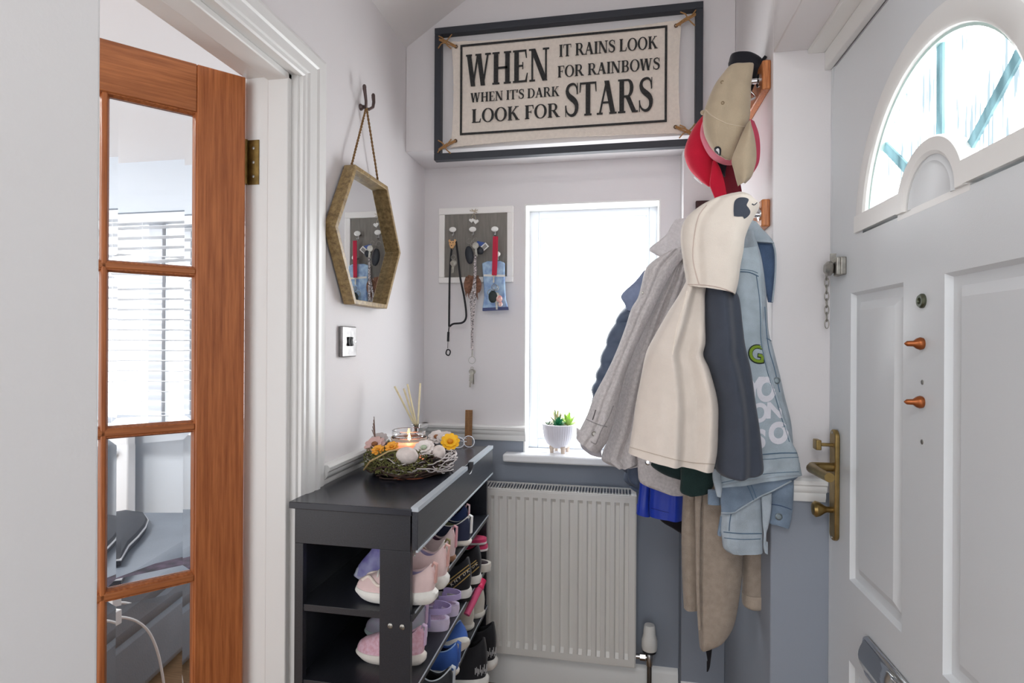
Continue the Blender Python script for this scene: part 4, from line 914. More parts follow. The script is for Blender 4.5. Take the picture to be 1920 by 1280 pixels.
# ================================================================== GARMENTS
from mathutils.bvhtree import BVHTree
def fabric(name, col, bump=.5, bscale=500, var=.06, rough=.9, vscale=30, col2=None, sheen=.15): return M(name, col, rough, 0, bump, bscale, var, vscale, .2, None, col2, sheen)
def cloth(rows, y, t, m=34, n=30, folds=(), ripple=None, hem=True, ex=2.6, pw=.55, quilt=None, wob=.0025, seed=0):
    """A hanging piece of cloth: rows of left and right edge points from top to bottom, given a front and a back and real thickness t."""
    pr = []
    for r in rows:
        yo = r[4] if len(r) > 4 else 0
        L, R_ = at_y(r[0], r[1], y + yo), at_y(r[2], r[3], y + yo); pr.append(tuple(L) + tuple(R_))
    pr = crom(pr, m); rings = []
    for j, q in enumerate(pr):
        L, R_ = V(q[:3]), V(q[3:]); r = j / (m - 1); W = (R_ - L).length; tt = min(t, W * .48)
        ring_ = []
        for side in (0, 1):
            for i in range(n + 1):
                s_ = i / n if side == 0 else 1 - i / n
                if side == 1 and i in (0, n): continue
                pf = max(0, 1 - abs(2 * s_ - 1) ** ex) ** pw; ed = min(1, min(s_, 1 - s_) * 9)
                o = tt * pf
                for (sa, sb, w_, am) in folds:
                    o += am * math.exp(-((s_ - (sa + (sb - sa) * r)) * W / w_) ** 2) * ed * (1 if side == 0 else .5)
                if ripple: o += ripple[0] * math.sin(2 * math.pi * ripple[1] * s_ + ripple[2] + ripple[3] * r * 6) * ed * min(1, r * 2.5)
                if quilt: o += tt * .35 * (abs(math.sin(math.pi * quilt * r)) ** .6 - .6) * ed
                p = L.lerp(R_, s_)
                o += wob * noise.noise(p * 14 + V((seed, side * 3, 0))) * ed
                if quilt: p = p + (L - R_).normalized() * (.010 * (abs(math.sin(math.pi * quilt * r)) ** .6) * (1 - 2 * s_) )
                ring_.append(p + V((0, -o if side == 0 else o, 0)))
        rings.append(ring_)
    if hem:
        last = rings[-1]; cen = sum(last, V()) / len(last)
        ins = [V((p.x + (cen.x - p.x) * .03, p.y + (y - p.y) * .35 if abs(p.y - y) > 0 else p.y, p.z + .002)) for p in last]
        up_ = [V((p.x + (cen.x - p.x) * .05, y + (p.y - y) * .4, p.z + .03)) for p in last]
        rings += [ins, up_]
    return MB().loft(rings)
def front(mb):
    return BVHTree.FromPolygons([tuple(p) for p in mb.v], [f for f in mb.f if len(f) <= 4])
def project(bvh, u, v, off=.0008, yy=1.0):
    p = at_y(u, v, yy); d = (p - CAM).normalized(); h = bvh.ray_cast(CAM, d)
    return (h[0] - d * off) if h[0] is not None else None
def seam(bvh, pts, r=.0012, m=40, n=6, off=.0004):
    mb = MB(); P = [project(bvh, u, v, off) for u, v in crom(pts, m)]; P = [p for p in P if p is not None]
    if len(P) > 2: mb.tube(P, r, n)
    return mb
def patch(bvh, outline, off=.0012, dens=5):
    outline = crom(list(outline) + [outline[0]], 48)[:-1]
    """A thin printed or sewn-on shape following the cloth."""
    import itertools
    us = [p[0] for p in outline]; vs_ = [p[1] for p in outline]; cu, cv_ = sum(us) / len(us), sum(vs_) / len(vs_)
    mb = MB(); rings = []
    for k in range(dens + 1):
        f_ = k / dens; ring_ = []
        for (u, v) in outline:
            p = project(bvh, cu + (u - cu) * (1 - f_ * .98), cv_ + (v - cv_) * (1 - f_ * .98), off)
            if p is None: return mb
            ring_.append(p)
        rings.append(ring_)
    return mb.loft(rings, False, True)
def snap(parent, bvh, u, v, r, mat, name='snap_button'):
    p = project(bvh, u, v, 0)
    if p is None: return
    part(name, MB().lathe([(r, 0), (r, .002), (r * .7, .004), (r * .6, .0025), (.0005, .0028)], p, (0, -1, 0), 18), mat, parent, smooth=40)
def px_text(txt, bvh, uv0, eu, ev, mat, parent, name, bold=.0, off=.0012):
    """Printed block letters on cloth: each letter outline is laid on the cloth surface."""
    cu_ = bpy.data.curves.new('t', 'FONT'); cu_.body = txt; cu_.size = 1.0; cu_.offset = bold; cu_.resolution_u = 6
    o = bpy.data.objects.new('t', cu_); COL.objects.link(o); dg = bpy.context.evaluated_depsgraph_get(); me = o.evaluated_get(dg).to_mesh()
    bm = bmesh.new(); bm.from_mesh(me); bmesh.ops.triangulate(bm, faces=bm.faces); bmesh.ops.subdivide_edges(bm, edges=bm.edges, cuts=2, use_grid_fill=True)
    mb = MB(); vs2 = []; ok = True
    for v_ in bm.verts:
        p = project(bvh, uv0[0] + eu[0] * v_.co.x + ev[0] * v_.co.y, uv0[1] + eu[1] * v_.co.x + ev[1] * v_.co.y, off)
        vs2.append(p)
    bm.verts.index_update(); fs2 = [tuple(v_.index for v_ in f_.verts) for f_ in bm.faces]; fs2 = [f_ for f_ in fs2 if all(vs2[i] is not None for i in f_)]
    mb.add([p if p is not None else V((0, 0, 0)) for p in vs2], fs2)
    bm.free(); o.evaluated_get(dg).to_mesh_clear(); bpy.data.objects.remove(o); bpy.data.curves.remove(cu_)
    used = sorted({i for f_ in mb.f for i in f_}); mp = {k: i for i, k in enumerate(used)}
    m2 = MB(); m2.add([mb.v[i] for i in used], [tuple(mp[i] for i in f_) for f_ in mb.f])
    return part(name, m2, mat, parent, smooth=0) if m2.f else None

# --- navy puffer jacket (deepest)
NAVY = M('navy_nylon', (84, 96, 116), .5, bump=.35, bscale=120, var=.12, vscale=20)
pj = thing('puffer_jacket', 'navy quilted puffer jacket hanging furthest back against the window', 'jacket', tuple(at_y(1180, 560, 1.88)))
part('quilted_body', cloth([(1192, 545, 1262, 540), (1176, 572, 1262, 562), (1154, 606, 1255, 600), (1137, 648, 1245, 640), (1127, 684, 1240, 680), (1119, 712, 1236, 708), (1113, 742, 1236, 740), (1122, 790, 1240, 785), (1150, 850, 1246, 850), (1172, 884, 1246, 884), (1178, 907, 1246, 912), (1204, 925, 1242, 932)], 1.900, .045, m=90, quilt=11, ex=2.2), NAVY, pj, smooth=60)
DBL = fabric('slate_blue_denim', (132, 144, 172), .5, 600, .12)
part('collar', cloth([(1207, 507, 1240, 505), (1191, 527, 1238, 530), (1165, 553, 1225, 556), (1171, 570, 1215, 574), (1175, 582, 1205, 586)], 1.86, .014, hem=False), DBL, pj, smooth=60)
part('hem_cuff', cloth([(1192, 848, 1206, 848), (1180, 868, 1206, 866), (1176, 886, 1208, 884), (1180, 902, 1208, 904), (1190, 912, 1206, 914)], 1.83, .022, m=20), NAVY, pj, smooth=60)
# --- royal blue and black garments
RB = M('royal_blue_shiny', (34, 62, 176), .32, bump=.15, bscale=60)
rb = thing('blue_coat', 'shiny royal blue coat showing only its hem under the grey jacket', 'coat', tuple(at_y(1240, 900, 1.76)))
part('front_edge', cloth([(1203, 870, 1222, 870), (1198, 920, 1219, 920), (1195, 945, 1218, 945), (1193, 962, 1219, 968)], 1.775, .018, m=20), RB, rb, smooth=60)
part('hem', cloth([(1220, 870, 1284, 872), (1219, 910, 1283, 910), (1217, 945, 1281, 945), (1218, 967, 1279, 975)], 1.740, .024, m=20, folds=((.75, .75, .012, .008),)), RB, rb, smooth=60)
part('hem_stitch', (lambda b: seam(b, [(1220, 952), (1250, 960), (1276, 963)], .0008))(front(cloth([(1220, 870, 1284, 872), (1219, 910, 1283, 910), (1217, 945, 1281, 945), (1218, 967, 1279, 975)], 1.740, .024, m=20))), M('navy_stitch', (24, 40, 120), .6), rb)
solo('black_coat', cloth([(1225, 900, 1290, 900), (1228, 950, 1290, 950), (1238, 975, 1290, 978), (1262, 990, 1289, 992), (1278, 1001, 1289, 1003)], 1.815, .018, m=20), fabric('black_wool', (30, 27, 32)), 'black coat of which only a pointed hem shows below the royal blue one', 'coat', smooth=60)
# --- beige wool coat
BG = fabric('camel_wool', (160, 147, 134), .9, 420, .10, vscale=60)
bc = thing('beige_coat', 'long beige wool coat with folded cuff hanging below the others', 'coat', tuple(at_y(1340, 900, 1.62)))
part('front_panel', cloth([(1300, 890, 1398, 890), (1306, 940, 1397, 940), (1307, 1000, 1395, 1000), (1307, 1060, 1393, 1060), (1307, 1110, 1388, 1110), (1308, 1160, 1378, 1166), (1310, 1192, 1360, 1196), (1312, 1213, 1336, 1210)], 1.600, .030, folds=((.10, .10, .010, .006), (.6, .5, .03, .006))), BG, bc, smooth=60)
part('back_panel', cloth([(1282, 890, 1330, 890), (1279, 960, 1328, 960), (1277.5, 1010, 1326, 1010), (1279, 1080, 1322, 1080), (1282, 1139, 1316, 1139)], 1.650, .022, folds=((.2, .2, .012, .004),)), BG, bc, smooth=60)
part('sleeve', cloth([(1382, 930, 1430, 930), (1388, 1000, 1434, 1000), (1391, 1060, 1436, 1060), (1392, 1114, 1436, 1114)], 1.625, .026), BG, bc, smooth=60)
part('cuff', cloth([(1391, 1110, 1438, 1111), (1391, 1124, 1438, 1124), (1393, 1133, 1438, 1132), (1400, 1138, 1434, 1137)], 1.625, .031, m=14), fabric('camel_wool_light', (176, 162, 147), .9, 420, .08), bc, smooth=60)
part('lapel_fold', cloth([(1303, 928, 1318, 925), (1303, 960, 1314, 960), (1304, 1020, 1313, 1020), (1305, 1100, 1312, 1100), (1309, 1180, 1314, 1180)], 1.572, .007), BG, bc, smooth=60)
part('toggle', MB().ellip(at_y(1296, 934, 1.60), .011, .008, .010, 12, 8), BG, bc, smooth=80)
solo('hanging_strap', cloth([(1318, 1180, 1340, 1180), (1322, 1212, 1336, 1211), (1326, 1235, 1333, 1235), (1327, 1250, 1331, 1250), (1325, 1259, 1328, 1258)], 1.645, .005, m=20), fabric('black_strap', (24, 22, 26), .3), 'thin black strap end dangling below the beige coat', 'strap', smooth=60)
# --- grey wool jacket
GW = fabric('grey_wool', (206, 201, 201), 1.0, 380, .12, vscale=130)
gj = thing('grey_jacket', 'pale grey wool shirt jacket with snap cuffs, left of the cream jacket', 'jacket', tuple(at_y(1240, 480, 1.76)))
GB = cloth([(1274, 440, 1310, 440), (1262, 490, 1312, 486), (1240, 540, 1312, 540), (1214, 590, 1312, 590), (1190, 648, 1312, 648), (1172, 700, 1306, 700), (1158, 756, 1300, 756), (1146, 806, 1296, 806), (1128, 854, 1290, 852), (1136, 868, 1285, 862), (1154, 873, 1210, 868)], 1.755, .034, m=50, n=60, folds=((.16, .12, .020, .020), (.26, .22, .006, -.016), (.40, .30, .022, .020), (.50, .40, .006, -.016), (.62, .50, .020, .016), (.74, .60, .006, -.014)), seed=4)
part('body', GB, GW, gj, smooth=60)
SL = cloth([(1246, 476, 1290, 462), (1226, 488, 1284, 480), (1210, 505, 1268, 500), (1203, 532, 1250, 530), (1196, 558, 1234, 562), (1184, 578, 1220, 592), (1173, 612, 1206, 622), (1159, 650, 1190, 656), (1146, 680, 1176, 692), (1134, 704, 1166, 726), (1114, 742, 1158, 760), (1101, 777, 1150, 795), (1091, 797, 1138, 828), (1080, 820, 1122, 850)], 1.690, .032, m=60, n=40, folds=((.3, .3, .016, .010), (.52, .45, .006, -.008), (.70, .62, .016, .012)), seed=9)
slv = part('sleeve', SL, GW, gj, smooth=60)
bS = front(SL)
part('cuff_seam', seam(bS, [(1100, 786), (1120, 795), (1138, 800)], .0014), fabric('grey_seam', (150, 146, 146)), slv)
part('cuff_placket', seam(bS, [(1150, 760), (1140, 785), (1128, 805), (1119, 828), (1116, 832), (1108, 828)], .0016), fabric('grey_seam', (150, 146, 146)), slv)
part('cuff_slit', seam(bS, [(1117, 768), (1114, 778), (1111, 787)], .0018), fabric('grey_dark', (96, 92, 94)), slv)
snap(slv, bS, 1114, 813, .0075, STEEL)
snap(slv, bS, 1205, 549, .004, STEEL)
part('collar', cloth([(1266, 412, 1300, 408), (1258, 424, 1300, 420), (1247, 442, 1300, 440), (1218, 466, 1298, 462), (1228, 476, 1292, 472), (1240, 483, 1284, 478)], 1.680, .012, hem=False, seed=2), fabric('grey_wool_collar', (212, 208, 210), 1.0, 380, .08, vscale=130), gj, smooth=60)
part('cuff_lining', cloth([(1088, 824, 1128, 850), (1090, 838, 1128, 854), (1104, 850, 1128, 857)], 1.715, .016, m=14), fabric('lining_pale', (190, 186, 192)), gj, smooth=60)
GF = cloth([(1193, 820, 1290, 820), (1195, 856, 1289, 860), (1196, 885, 1288, 890), (1199, 902, 1287, 912), (1212, 911, 1286, 920), (1246, 923, 1285, 927)], 1.665, .022, m=26, folds=((.3, .4, .02, .006),))
gf = part('front_panel', GF, GW, gj, smooth=60); snap(gf, front(GF), 1215, 866, .0085, CHROME)
# --- dark green top
GN = fabric('bottle_green', (30, 48, 48), .7, 500, .10)
gt = thing('green_sweatshirt', 'dark bottle green top, its hem showing under the cream jacket', 'top', tuple(at_y(1280, 860, 1.58)))
part('front', cloth([(1222, 830, 1342, 836), (1222, 862, 1341, 870), (1222, 874, 1341, 886), (1246, 890, 1340, 898), (1272, 898, 1338, 904)], 1.560, .020, m=20), GN, gt, smooth=60)
part('hem_band', cloth([(1276, 868, 1340, 870), (1276, 900, 1339, 898), (1276, 922, 1337, 912), (1292, 930, 1328, 924)], 1.530, .014, m=20), fabric('bottle_green_rib', (36, 56, 54), .8, 300, .1), gt, smooth=60)
# --- denim jacket
DN = fabric('light_denim', (172, 184, 194), .8, 700, .16, vscale=22)
DN2 = fabric('mid_denim', (128, 146, 166), .8, 700, .22, vscale=22)
DN3 = fabric('dark_denim', (78, 98, 128), .8, 700, .16, vscale=30)
STI = fabric('denim_seam', (92, 116, 138), .6)
dj_ = thing('denim_jacket', 'light blue printed denim jacket hanging at the right of the coats', 'jacket', tuple(at_y(1420, 500, 1.47)))
DB = cloth([(1380, 440, 1412, 436), (1380, 470, 1424, 470), (1380, 510, 1432, 508), (1382, 560, 1438, 566), (1384, 610, 1441, 620), (1388, 660, 1449, 650), (1394, 700, 1462, 702), (1400, 742, 1471, 742), (1408, 790, 1483, 790), (1412, 828, 1487, 830)], 1.480, .018, m=46, n=44, folds=((.75, .70, .010, .007), (.9, .86, .008, .006), (.6, .62, .012, .006)), wob=.005)
dbo = part('front_panel', DB, DN, dj_, smooth=60); bD = front(DB)
DP = cloth([(1376, 470, 1420, 462), (1376, 510, 1427, 510), (1376, 560, 1430, 580), (1378, 640, 1430, 650), (1384, 690, 1441, 696), (1392, 740, 1456, 736), (1400, 790, 1472, 786), (1410, 830, 1486, 830), (1412, 852, 1495, 849), (1412, 874, 1500, 872), (1344, 914, 1504, 891)], 1.450, .016, m=60, n=40, wob=.005, folds=((.2, .3, .02, .005), (.62, .55, .02, -.005)))
dpo = part('back_panel', DP, fabric('pale_denim', (178, 192, 202), .8, 700, .13, vscale=22), dj_, smooth=60); bP = front(DP)
part('yoke_stitch', seam(bP, [(1388, 505), (1402, 506), (1412, 508), (1421, 512)], .0008), STI, dpo)
part('side_seam', seam(bP, [(1418, 515), (1424, 560), (1426, 600), (1427, 640), (1437, 690), (1451, 735), (1466, 785), (1480, 828)], .0010), STI, dpo)
part('placket_seam', seam(bD, [(1434, 575), (1437, 620), (1442, 655), (1452, 690), (1462, 735)], .0012), STI, dbo)
part('pocket_seam', seam(bD, [(1437, 634), (1443, 637), (1448, 641)], .0014), STI, dbo)
part('hem_stitch', seam(bP, [(1428, 861), (1450, 860), (1470, 858), (1497, 857)], .0008), STI, dpo)
part('hem_stitch', seam(bP, [(1352, 905), (1380, 899), (1420, 890), (1460, 886), (1498, 884)], .0008), STI, dpo)
part('yoke_seam', seam(bP, [(1388, 509), (1402, 510), (1412, 513), (1422, 518)], .0014), STI, dpo)
part('hem_seam', seam(bP, [(1428, 852), (1450, 850), (1470, 849), (1494, 849)], .0015), STI, dpo)
part('hem_edge', seam(bP, [(1350, 911), (1380, 905), (1420, 897), (1460, 893), (1500, 890)], .0022), DN, dpo)
snap(dbo, bD, 1456, 713, .0085, M('denim_button', (138, 150, 156), .35, .7))
WPR = fabric('white_print', (226, 226, 234), .5, 600, .04); GPR = fabric('green_print', (128, 156, 52), .5); BPR = fabric('black_print', (44, 52, 50), .5)
px_text('G', bP, (1401, 676), (45, 8), (4, -46), BPR, dpo, 'printed_letter_outline', .045, off=.0010)
px_text('G', bP, (1402, 675), (43, 8), (4, -44), GPR, dpo, 'printed_letter', .012, off=.0022)
px_text('Y', bP, (1398, 751), (44, -2), (6, -60), WPR, dpo, 'printed_letter', .05)
px_text('O', bP, (1418, 750), (44, 0), (4, -60), WPR, dpo, 'printed_letter', .05)
px_text('O', bP, (1406, 790), (40, 0), (4, -48), WPR, dpo, 'printed_letter', .04)
px_text('N', bP, (1436, 783), (42, -2), (2, -40), WPR, dpo, 'printed_letter', .045)
px_text('S', bP, (1416, 838), (40, 0), (2, -46), WPR, dpo, 'printed_letter', .05)
px_text('O', bP, (1441, 829), (44, 0), (2, -52), WPR, dpo, 'printed_letter', .06)
CO = cloth([(1408, 414, 1414, 416), (1398, 430, 1430, 432), (1392, 446, 1446, 446), (1392, 456, 1453, 457), (1430, 470, 1455, 478), (1441, 500, 1455, 522), (1446, 550, 1450, 567)], 1.492, .006, m=30, hem=False)
part('collar', cloth([(1404, 414, 1418, 416), (1396, 428, 1432, 432), (1390, 442, 1444, 444), (1390, 452, 1452, 456)], 1.482, .010, m=16, hem=False), DN, dj_, smooth=60)
part('collar_inside', cloth([(1404, 444, 1440, 446), (1410, 456, 1452, 462), (1418, 472, 1454, 482), (1428, 506, 1453, 522), (1434, 540, 1451, 550), (1440, 566, 1449, 567)], 1.494, .006, m=24, hem=False), DN3, dj_, smooth=60)
part('collar_edge', MB().tube([tuple(p) for p in crom([tuple(at_y(u, v, 1.482)) for u, v in ((1412, 418), (1434, 436), (1449, 456), (1454, 480), (1453, 522), (1448, 566))], 40)], .0022, 8), DN, dj_, smooth=60)
IN = cloth([(1350, 905, 1500, 890), (1351, 918, 1487, 901), (1351, 940, 1446, 921), (1352, 952, 1408, 940), (1352, 962, 1374, 962)], 1.462, .010, m=30, n=40)
ino = part('turned_hem', IN, DN2, dj_, smooth=60); bI = front(IN)
part('hem_edge', seam(bI, [(1353, 961), (1374, 961), (1390, 953), (1407, 941), (1430, 928), (1450, 919), (1484, 901)], .0022), DN, ino)
part('seam', seam(bI, [(1399, 905), (1406, 920), (1413, 937)], .0014), STI, ino); part('seam', seam(bI, [(1406, 903), (1412, 917), (1418, 933)], .0014), STI, ino)
CF = cloth([(1356, 930, 1428, 930), (1352, 960, 1429, 960), (1350, 990, 1430, 994), (1353, 1006, 1430, 1006), (1356, 1026, 1430, 1026), (1366, 1035, 1430, 1036)], 1.482, .016, m=30, folds=((.35, .3, .008, .004), (.15, .12, .006, .004)))
cfo = part('sleeve', CF, DN, dj_, smooth=60); bC = front(CF)
part('cuff_seam', seam(bC, [(1357, 997), (1390, 1000), (1428, 1000)], .0014), STI, cfo); part('cuff_seam', seam(bC, [(1358, 1008), (1390, 1011), (1426, 1010)], .0010), STI, cfo); part('placket_seam', seam(bC, [(1371, 962), (1368, 980), (1367, 995)], .0012), STI, cfo)
part('sleeve_edge', cloth([(1350, 968, 1357, 964), (1347, 985, 1353, 985), (1345, 1001, 1350, 1001), (1348, 1004, 1352, 1005)], 1.484, .005, m=14), DN2, dj_, smooth=60)
part('waist_tab', cloth([(1427, 930, 1447, 925), (1429, 960, 1446, 955), (1430, 985, 1441, 985), (1432, 1000, 1437, 1000), (1431, 1022, 1437, 1022), (1434, 1036, 1440, 1039)], 1.462, .006, m=24), DN, dj_, smooth=60)
C2 = cloth([(1446, 918, 1489, 890), (1445, 945, 1488, 930), (1444, 968, 1486, 958), (1443, 981, 1483, 978), (1460, 984, 1479, 990)], 1.482, .012, m=24)
c2o = part('cuff', C2, DN2, dj_, smooth=60); bC2 = front(C2); snap(c2o, bC2, 1460, 968, .0085, M('denim_button', (138, 150, 156), .35, .7)); part('cuff_seam', seam(bC2, [(1447, 945), (1465, 948), (1484, 955)], .0013), DN3, c2o)
part('pocket_corner', cloth([(1327, 918, 1352, 918), (1327, 932, 1352, 932), (1327, 945, 1351, 946)], 1.486, .006, m=12), DN2, dj_, smooth=60)
part('hem_side', cloth([(1336, 880, 1350, 880), (1336, 896, 1352, 898), (1340, 914, 1354, 914), (1344, 930, 1352, 932)], 1.445, .007, m=16), DN, dj_, smooth=60)
# --- cream and slate hooded jacket (nearest)
CR = fabric('cream_softshell', (222, 212, 202), .35, 500, .03, .75)
SLT = fabric('slate_softshell', (66, 72, 84), .35, 500, .06, .75)
hj = thing('hooded_jacket', 'cream and dark slate hooded jacket hanging nearest on the lower rack', 'jacket', tuple(at_y(1340, 400, 1.38)))
CB = cloth([(1286, 528, 1326, 528), (1275, 549, 1322, 552), (1262, 570, 1322, 575), (1246, 596, 1322, 605), (1218, 646, 1323, 642), (1210, 666, 1319, 666), (1203, 700, 1331, 694), (1193, 752, 1346, 752), (1186, 800, 1347, 800), (1181, 832, 1345, 848), (1178, 848, 1338, 883)], 1.365, .050, m=60, n=54, folds=((.40, .52, .014, .016), (.50, .62, .010, -.012), (.66, .74, .026, -.022), (.24, .36, .03, .014), (.86, .90, .02, .012)), wob=.006)
cbo2 = part('cream_body', CB, CR, hj, smooth=60); bB = front(CB)
part('hem_seam', seam(bB, [(1181, 838), (1220, 849), (1265, 861), (1300, 867), (1340, 870)], .0010, 60), fabric('cream_seam', (196, 182, 168)), cbo2)
part('sleeve_seam', seam(bB, [(1288, 545), (1281, 575), (1270, 612), (1264, 644), (1261, 665)], .0014, 50), fabric('cream_painted_highlight', (236, 226, 214)), cbo2)  # paler seam colour paints in the bright highlight along the sleeve
part('slate_sleeve', cloth([(1319, 528, 1374, 540), (1320, 556, 1386, 560), (1321, 605, 1392, 608), (1322, 640, 1396, 642), (1317, 664, 1402, 668), (1328, 692, 1408, 694), (1344, 750, 1416, 752), (1346, 800, 1424, 804), (1344, 850, 1429, 850), (1342, 878, 1431, 882), (1352, 890, 1420, 890)], 1.375, .042, m=60, n=40, folds=((.55, .50, .016, .014), (.75, .66, .014, -.012), (.3, .35, .02, .012)), seed=6, wob=.004), SLT, hj, smooth=60)
HD = cloth([(1366, 364.5, 1392, 364), (1342, 372, 1404, 370), (1322, 381, 1414, 377), (1304, 392, 1424, 385), (1286, 409, 1416, 404), (1278, 427, 1406, 422), (1276, 450, 1397, 446), (1278, 470, 1394, 470), (1282, 500, 1388, 500), (1286, 524, 1384, 530), (1287, 537, 1378, 553)], 1.350, .048, m=46, n=44, folds=((.26, .22, .010, -.008), (.72, .82, .03, .010)), wob=.003, seed=3)
hdo = part('hood', HD, fabric('cream_hood', (226, 217, 206), .35, 500, .03, .75), hj, smooth=60); bH = front(HD)
part('hood_seam', seam(bH, [(1325, 384), (1310, 405), (1302, 440), (1299, 480), (1304, 510), (1311, 534)], .0012, 50), fabric('hood_seam', (204, 186, 176)), hdo)
part('ear_patch', patch(bH, [(1376, 405), (1375.5, 392), (1377, 378), (1384, 371), (1396, 370), (1404, 374), (1400, 384), (1404, 390), (1407, 397), (1404, 404), (1396, 410), (1393, 406), (1384, 406)]), SLT, hdo)
part('face_stitch', seam(bH, [(1410, 382), (1414, 384), (1419, 380)], .0012, 12), SLT, hdo)
part('hood_hem', seam(bH, [(1290, 533), (1320, 534), (1350, 539), (1374, 548)], .0012, 40), fabric('hood_seam', (204, 186, 176)), hdo)

# ================================================================== CAPS
def bow_brim(rows, y, bulge, th, m=24, n=18):
    pr = crom([tuple(at_y(r[0], r[1], y)) + tuple(at_y(r[2], r[3], y)) for r in rows], m); A, B = [], []
    mb = MB(); rings = []
    for q in pr:
        L, R_ = V(q[:3]), V(q[3:]); f_ = []; b_ = []
        for i in range(n + 1):
            s_ = i / n; o = bulge * math.sin(math.pi * s_); p = L.lerp(R_, s_); f_.append(p + V((0, -o - th / 2, 0))); b_.append(p + V((0, -o + th / 2, 0)))
        rings.append(f_ + b_[::-1])
    return mb.loft(rings)
BGE = fabric('beige_twill', (182, 166, 142), .4, 600, .05)
bk = thing('baseball_cap', 'black cap hung behind the beige one, only its crown top showing', 'cap', tuple(at_y(1400, 110, 1.575)))
part('crown', cloth([(1371, 102, 1384, 101), (1369, 106, 1414, 106), (1367, 114, 1430, 115), (1366, 124, 1428, 126), (1380, 140, 1422, 138), (1390, 160, 1415, 158), (1396, 175, 1410, 172)], 1.590, .030, m=24, hem=False), fabric('black_twill', (36, 36, 42), .4, 600, .05), bk, smooth=60)
part('strap', MB().tube([at_y(1424, 117, 1.575), at_y(1431, 112, 1.57), at_y(1436, 105, 1.565)], [.006, .005, .004], 8), fabric('black_twill', (36, 36, 42)), bk)
bcp = thing('baseball_cap', 'beige baseball cap hanging brim down on the upper coat rack', 'cap', tuple(at_y(1370, 200, 1.52)))
CPR = cloth([(1380, 121, 1408, 120.5), (1366, 126, 1413, 123), (1352, 142, 1411, 141), (1338, 163, 1408, 165), (1323, 199, 1407, 200), (1318, 220, 1405, 225), (1319, 242, 1396, 246), (1324, 258, 1388, 262), (1334, 276, 1380, 279), (1346, 289, 1374, 292), (1360, 297.5, 1371, 299.5)], 1.520, .052, m=44, n=34, hem=False, ex=2.0, pw=.5, folds=((.55, .50, .02, -.012),))
cro = part('crown', CPR, BGE, bcp, smooth=60); bCp = front(CPR)
part('panel_seam', seam(bCp, [(1323, 206), (1338, 219), (1362, 231), (1385, 236), (1400, 238)], .0012, 40), fabric('beige_stitch', (206, 192, 170)), cro)
part('brim', bow_brim([(1400, 232, 1406, 231), (1393, 247, 1412, 246), (1382, 272, 1417, 273), (1372, 299, 1418, 298), (1376, 318, 1414, 317), (1380, 335, 1408, 333), (1384, 349, 1397, 344)], 1.488, .020, .005), BGE, bcp, smooth=50)
for (u, v) in ((1354, 154), (1355, 193)):
    p = project(bCp, u, v, 0); 
    if p: part('eyelet', MB().tube([p + V((.0035 * math.cos(i * .63), -.0005, .0035 * math.sin(i * .63))) for i in range(10)], .0012, 6, closed=True), fabric('beige_eyelet', (140, 122, 96)), bcp)
pb = patch(bCp, [(1340, 285), (1339, 279), (1342, 275), (1348, 274.5), (1352, 279), (1352, 287), (1350, 292)], .0016)
if pb.f: part('badge', pb, fabric('badge_black', (50, 52, 56)), bcp)
pb = patch(bCp, [(1342, 281), (1345, 278), (1348, 279), (1349, 284), (1348, 289), (1346, 285)], .0026)
if pb.f: part('badge_mark', pb, fabric('badge_white', (230, 230, 232)), bcp)
part('top_button', MB().ellip(at_y(1317.5, 211, 1.520), .006, .006, .006, 10, 8), BGE, bcp, smooth=80)
PK = fabric('rose_twill', (222, 124, 142), .4, 600, .05)
pk = thing('baseball_cap', 'pink cap tucked between the beige cap and the red cap', 'cap', tuple(at_y(1340, 260, 1.56)))
part('crown', cloth([(1340, 190, 1404, 190), (1320, 222, 1404, 220), (1313, 246, 1404, 246), (1316, 266, 1400, 266), (1331, 291, 1390, 290), (1350, 304, 1380, 304), (1366, 309, 1372, 309)], 1.585, .040, m=28, hem=False), PK, pk, smooth=60)
part('brim', bow_brim([(1390, 228, 1414, 228), (1384, 250, 1422, 250), (1378, 276, 1425, 276), (1376, 304, 1423, 303), (1382, 322, 1415, 320), (1392, 335, 1404, 334)], 1.550, .014, .005), fabric('deep_rose_twill', (196, 72, 98), .4, 600, .05), pk, smooth=50)
RD = fabric('red_twill', (200, 30, 58), .4, 600, .06)
rc = thing('baseball_cap', 'red baseball cap hanging behind the beige and pink caps', 'cap', tuple(at_y(1310, 280, 1.62)))
part('crown', cloth([(1322, 212, 1370, 214), (1308, 228, 1372, 230), (1296, 247, 1372, 250), (1285, 274, 1366, 276), (1284, 295, 1352, 298), (1294, 318, 1340, 316), (1312, 337, 1335, 334), (1327, 349, 1332, 350)], 1.660, .045, m=34, hem=False, ex=2.0, pw=.5), RD, rc, smooth=60)
part('brim', bow_brim([(1336, 302, 1342, 300), (1334, 318, 1351, 318), (1331, 345, 1358, 342), (1335, 358, 1361, 358), (1342, 376, 1364, 374)], 1.610, .006, .005), RD, rc, smooth=50)
part('brim_underside', bow_brim([(1340, 296, 1372, 296), (1350, 320, 1380, 320), (1358, 345, 1388, 345), (1362, 372, 1392, 370)], 1.625, .004, .005), fabric('dark_red_lining', (112, 34, 48), .4, 600, .06), rc, smooth=50)
part('inner_band', bow_brim([(1336, 297, 1356, 298), (1344, 310, 1362, 308), (1352, 322, 1360, 322), (1358, 332, 1360, 331)], 1.618, .003, .003), fabric('black_band', (34, 32, 40)), rc, smooth=50)
part('badge', bow_brim([(1301, 332, 1304, 331), (1308, 339, 1311, 337), (1316, 345.5, 1318, 344)], 1.640, .002, .003), fabric('badge_white', (230, 230, 232)), rc)
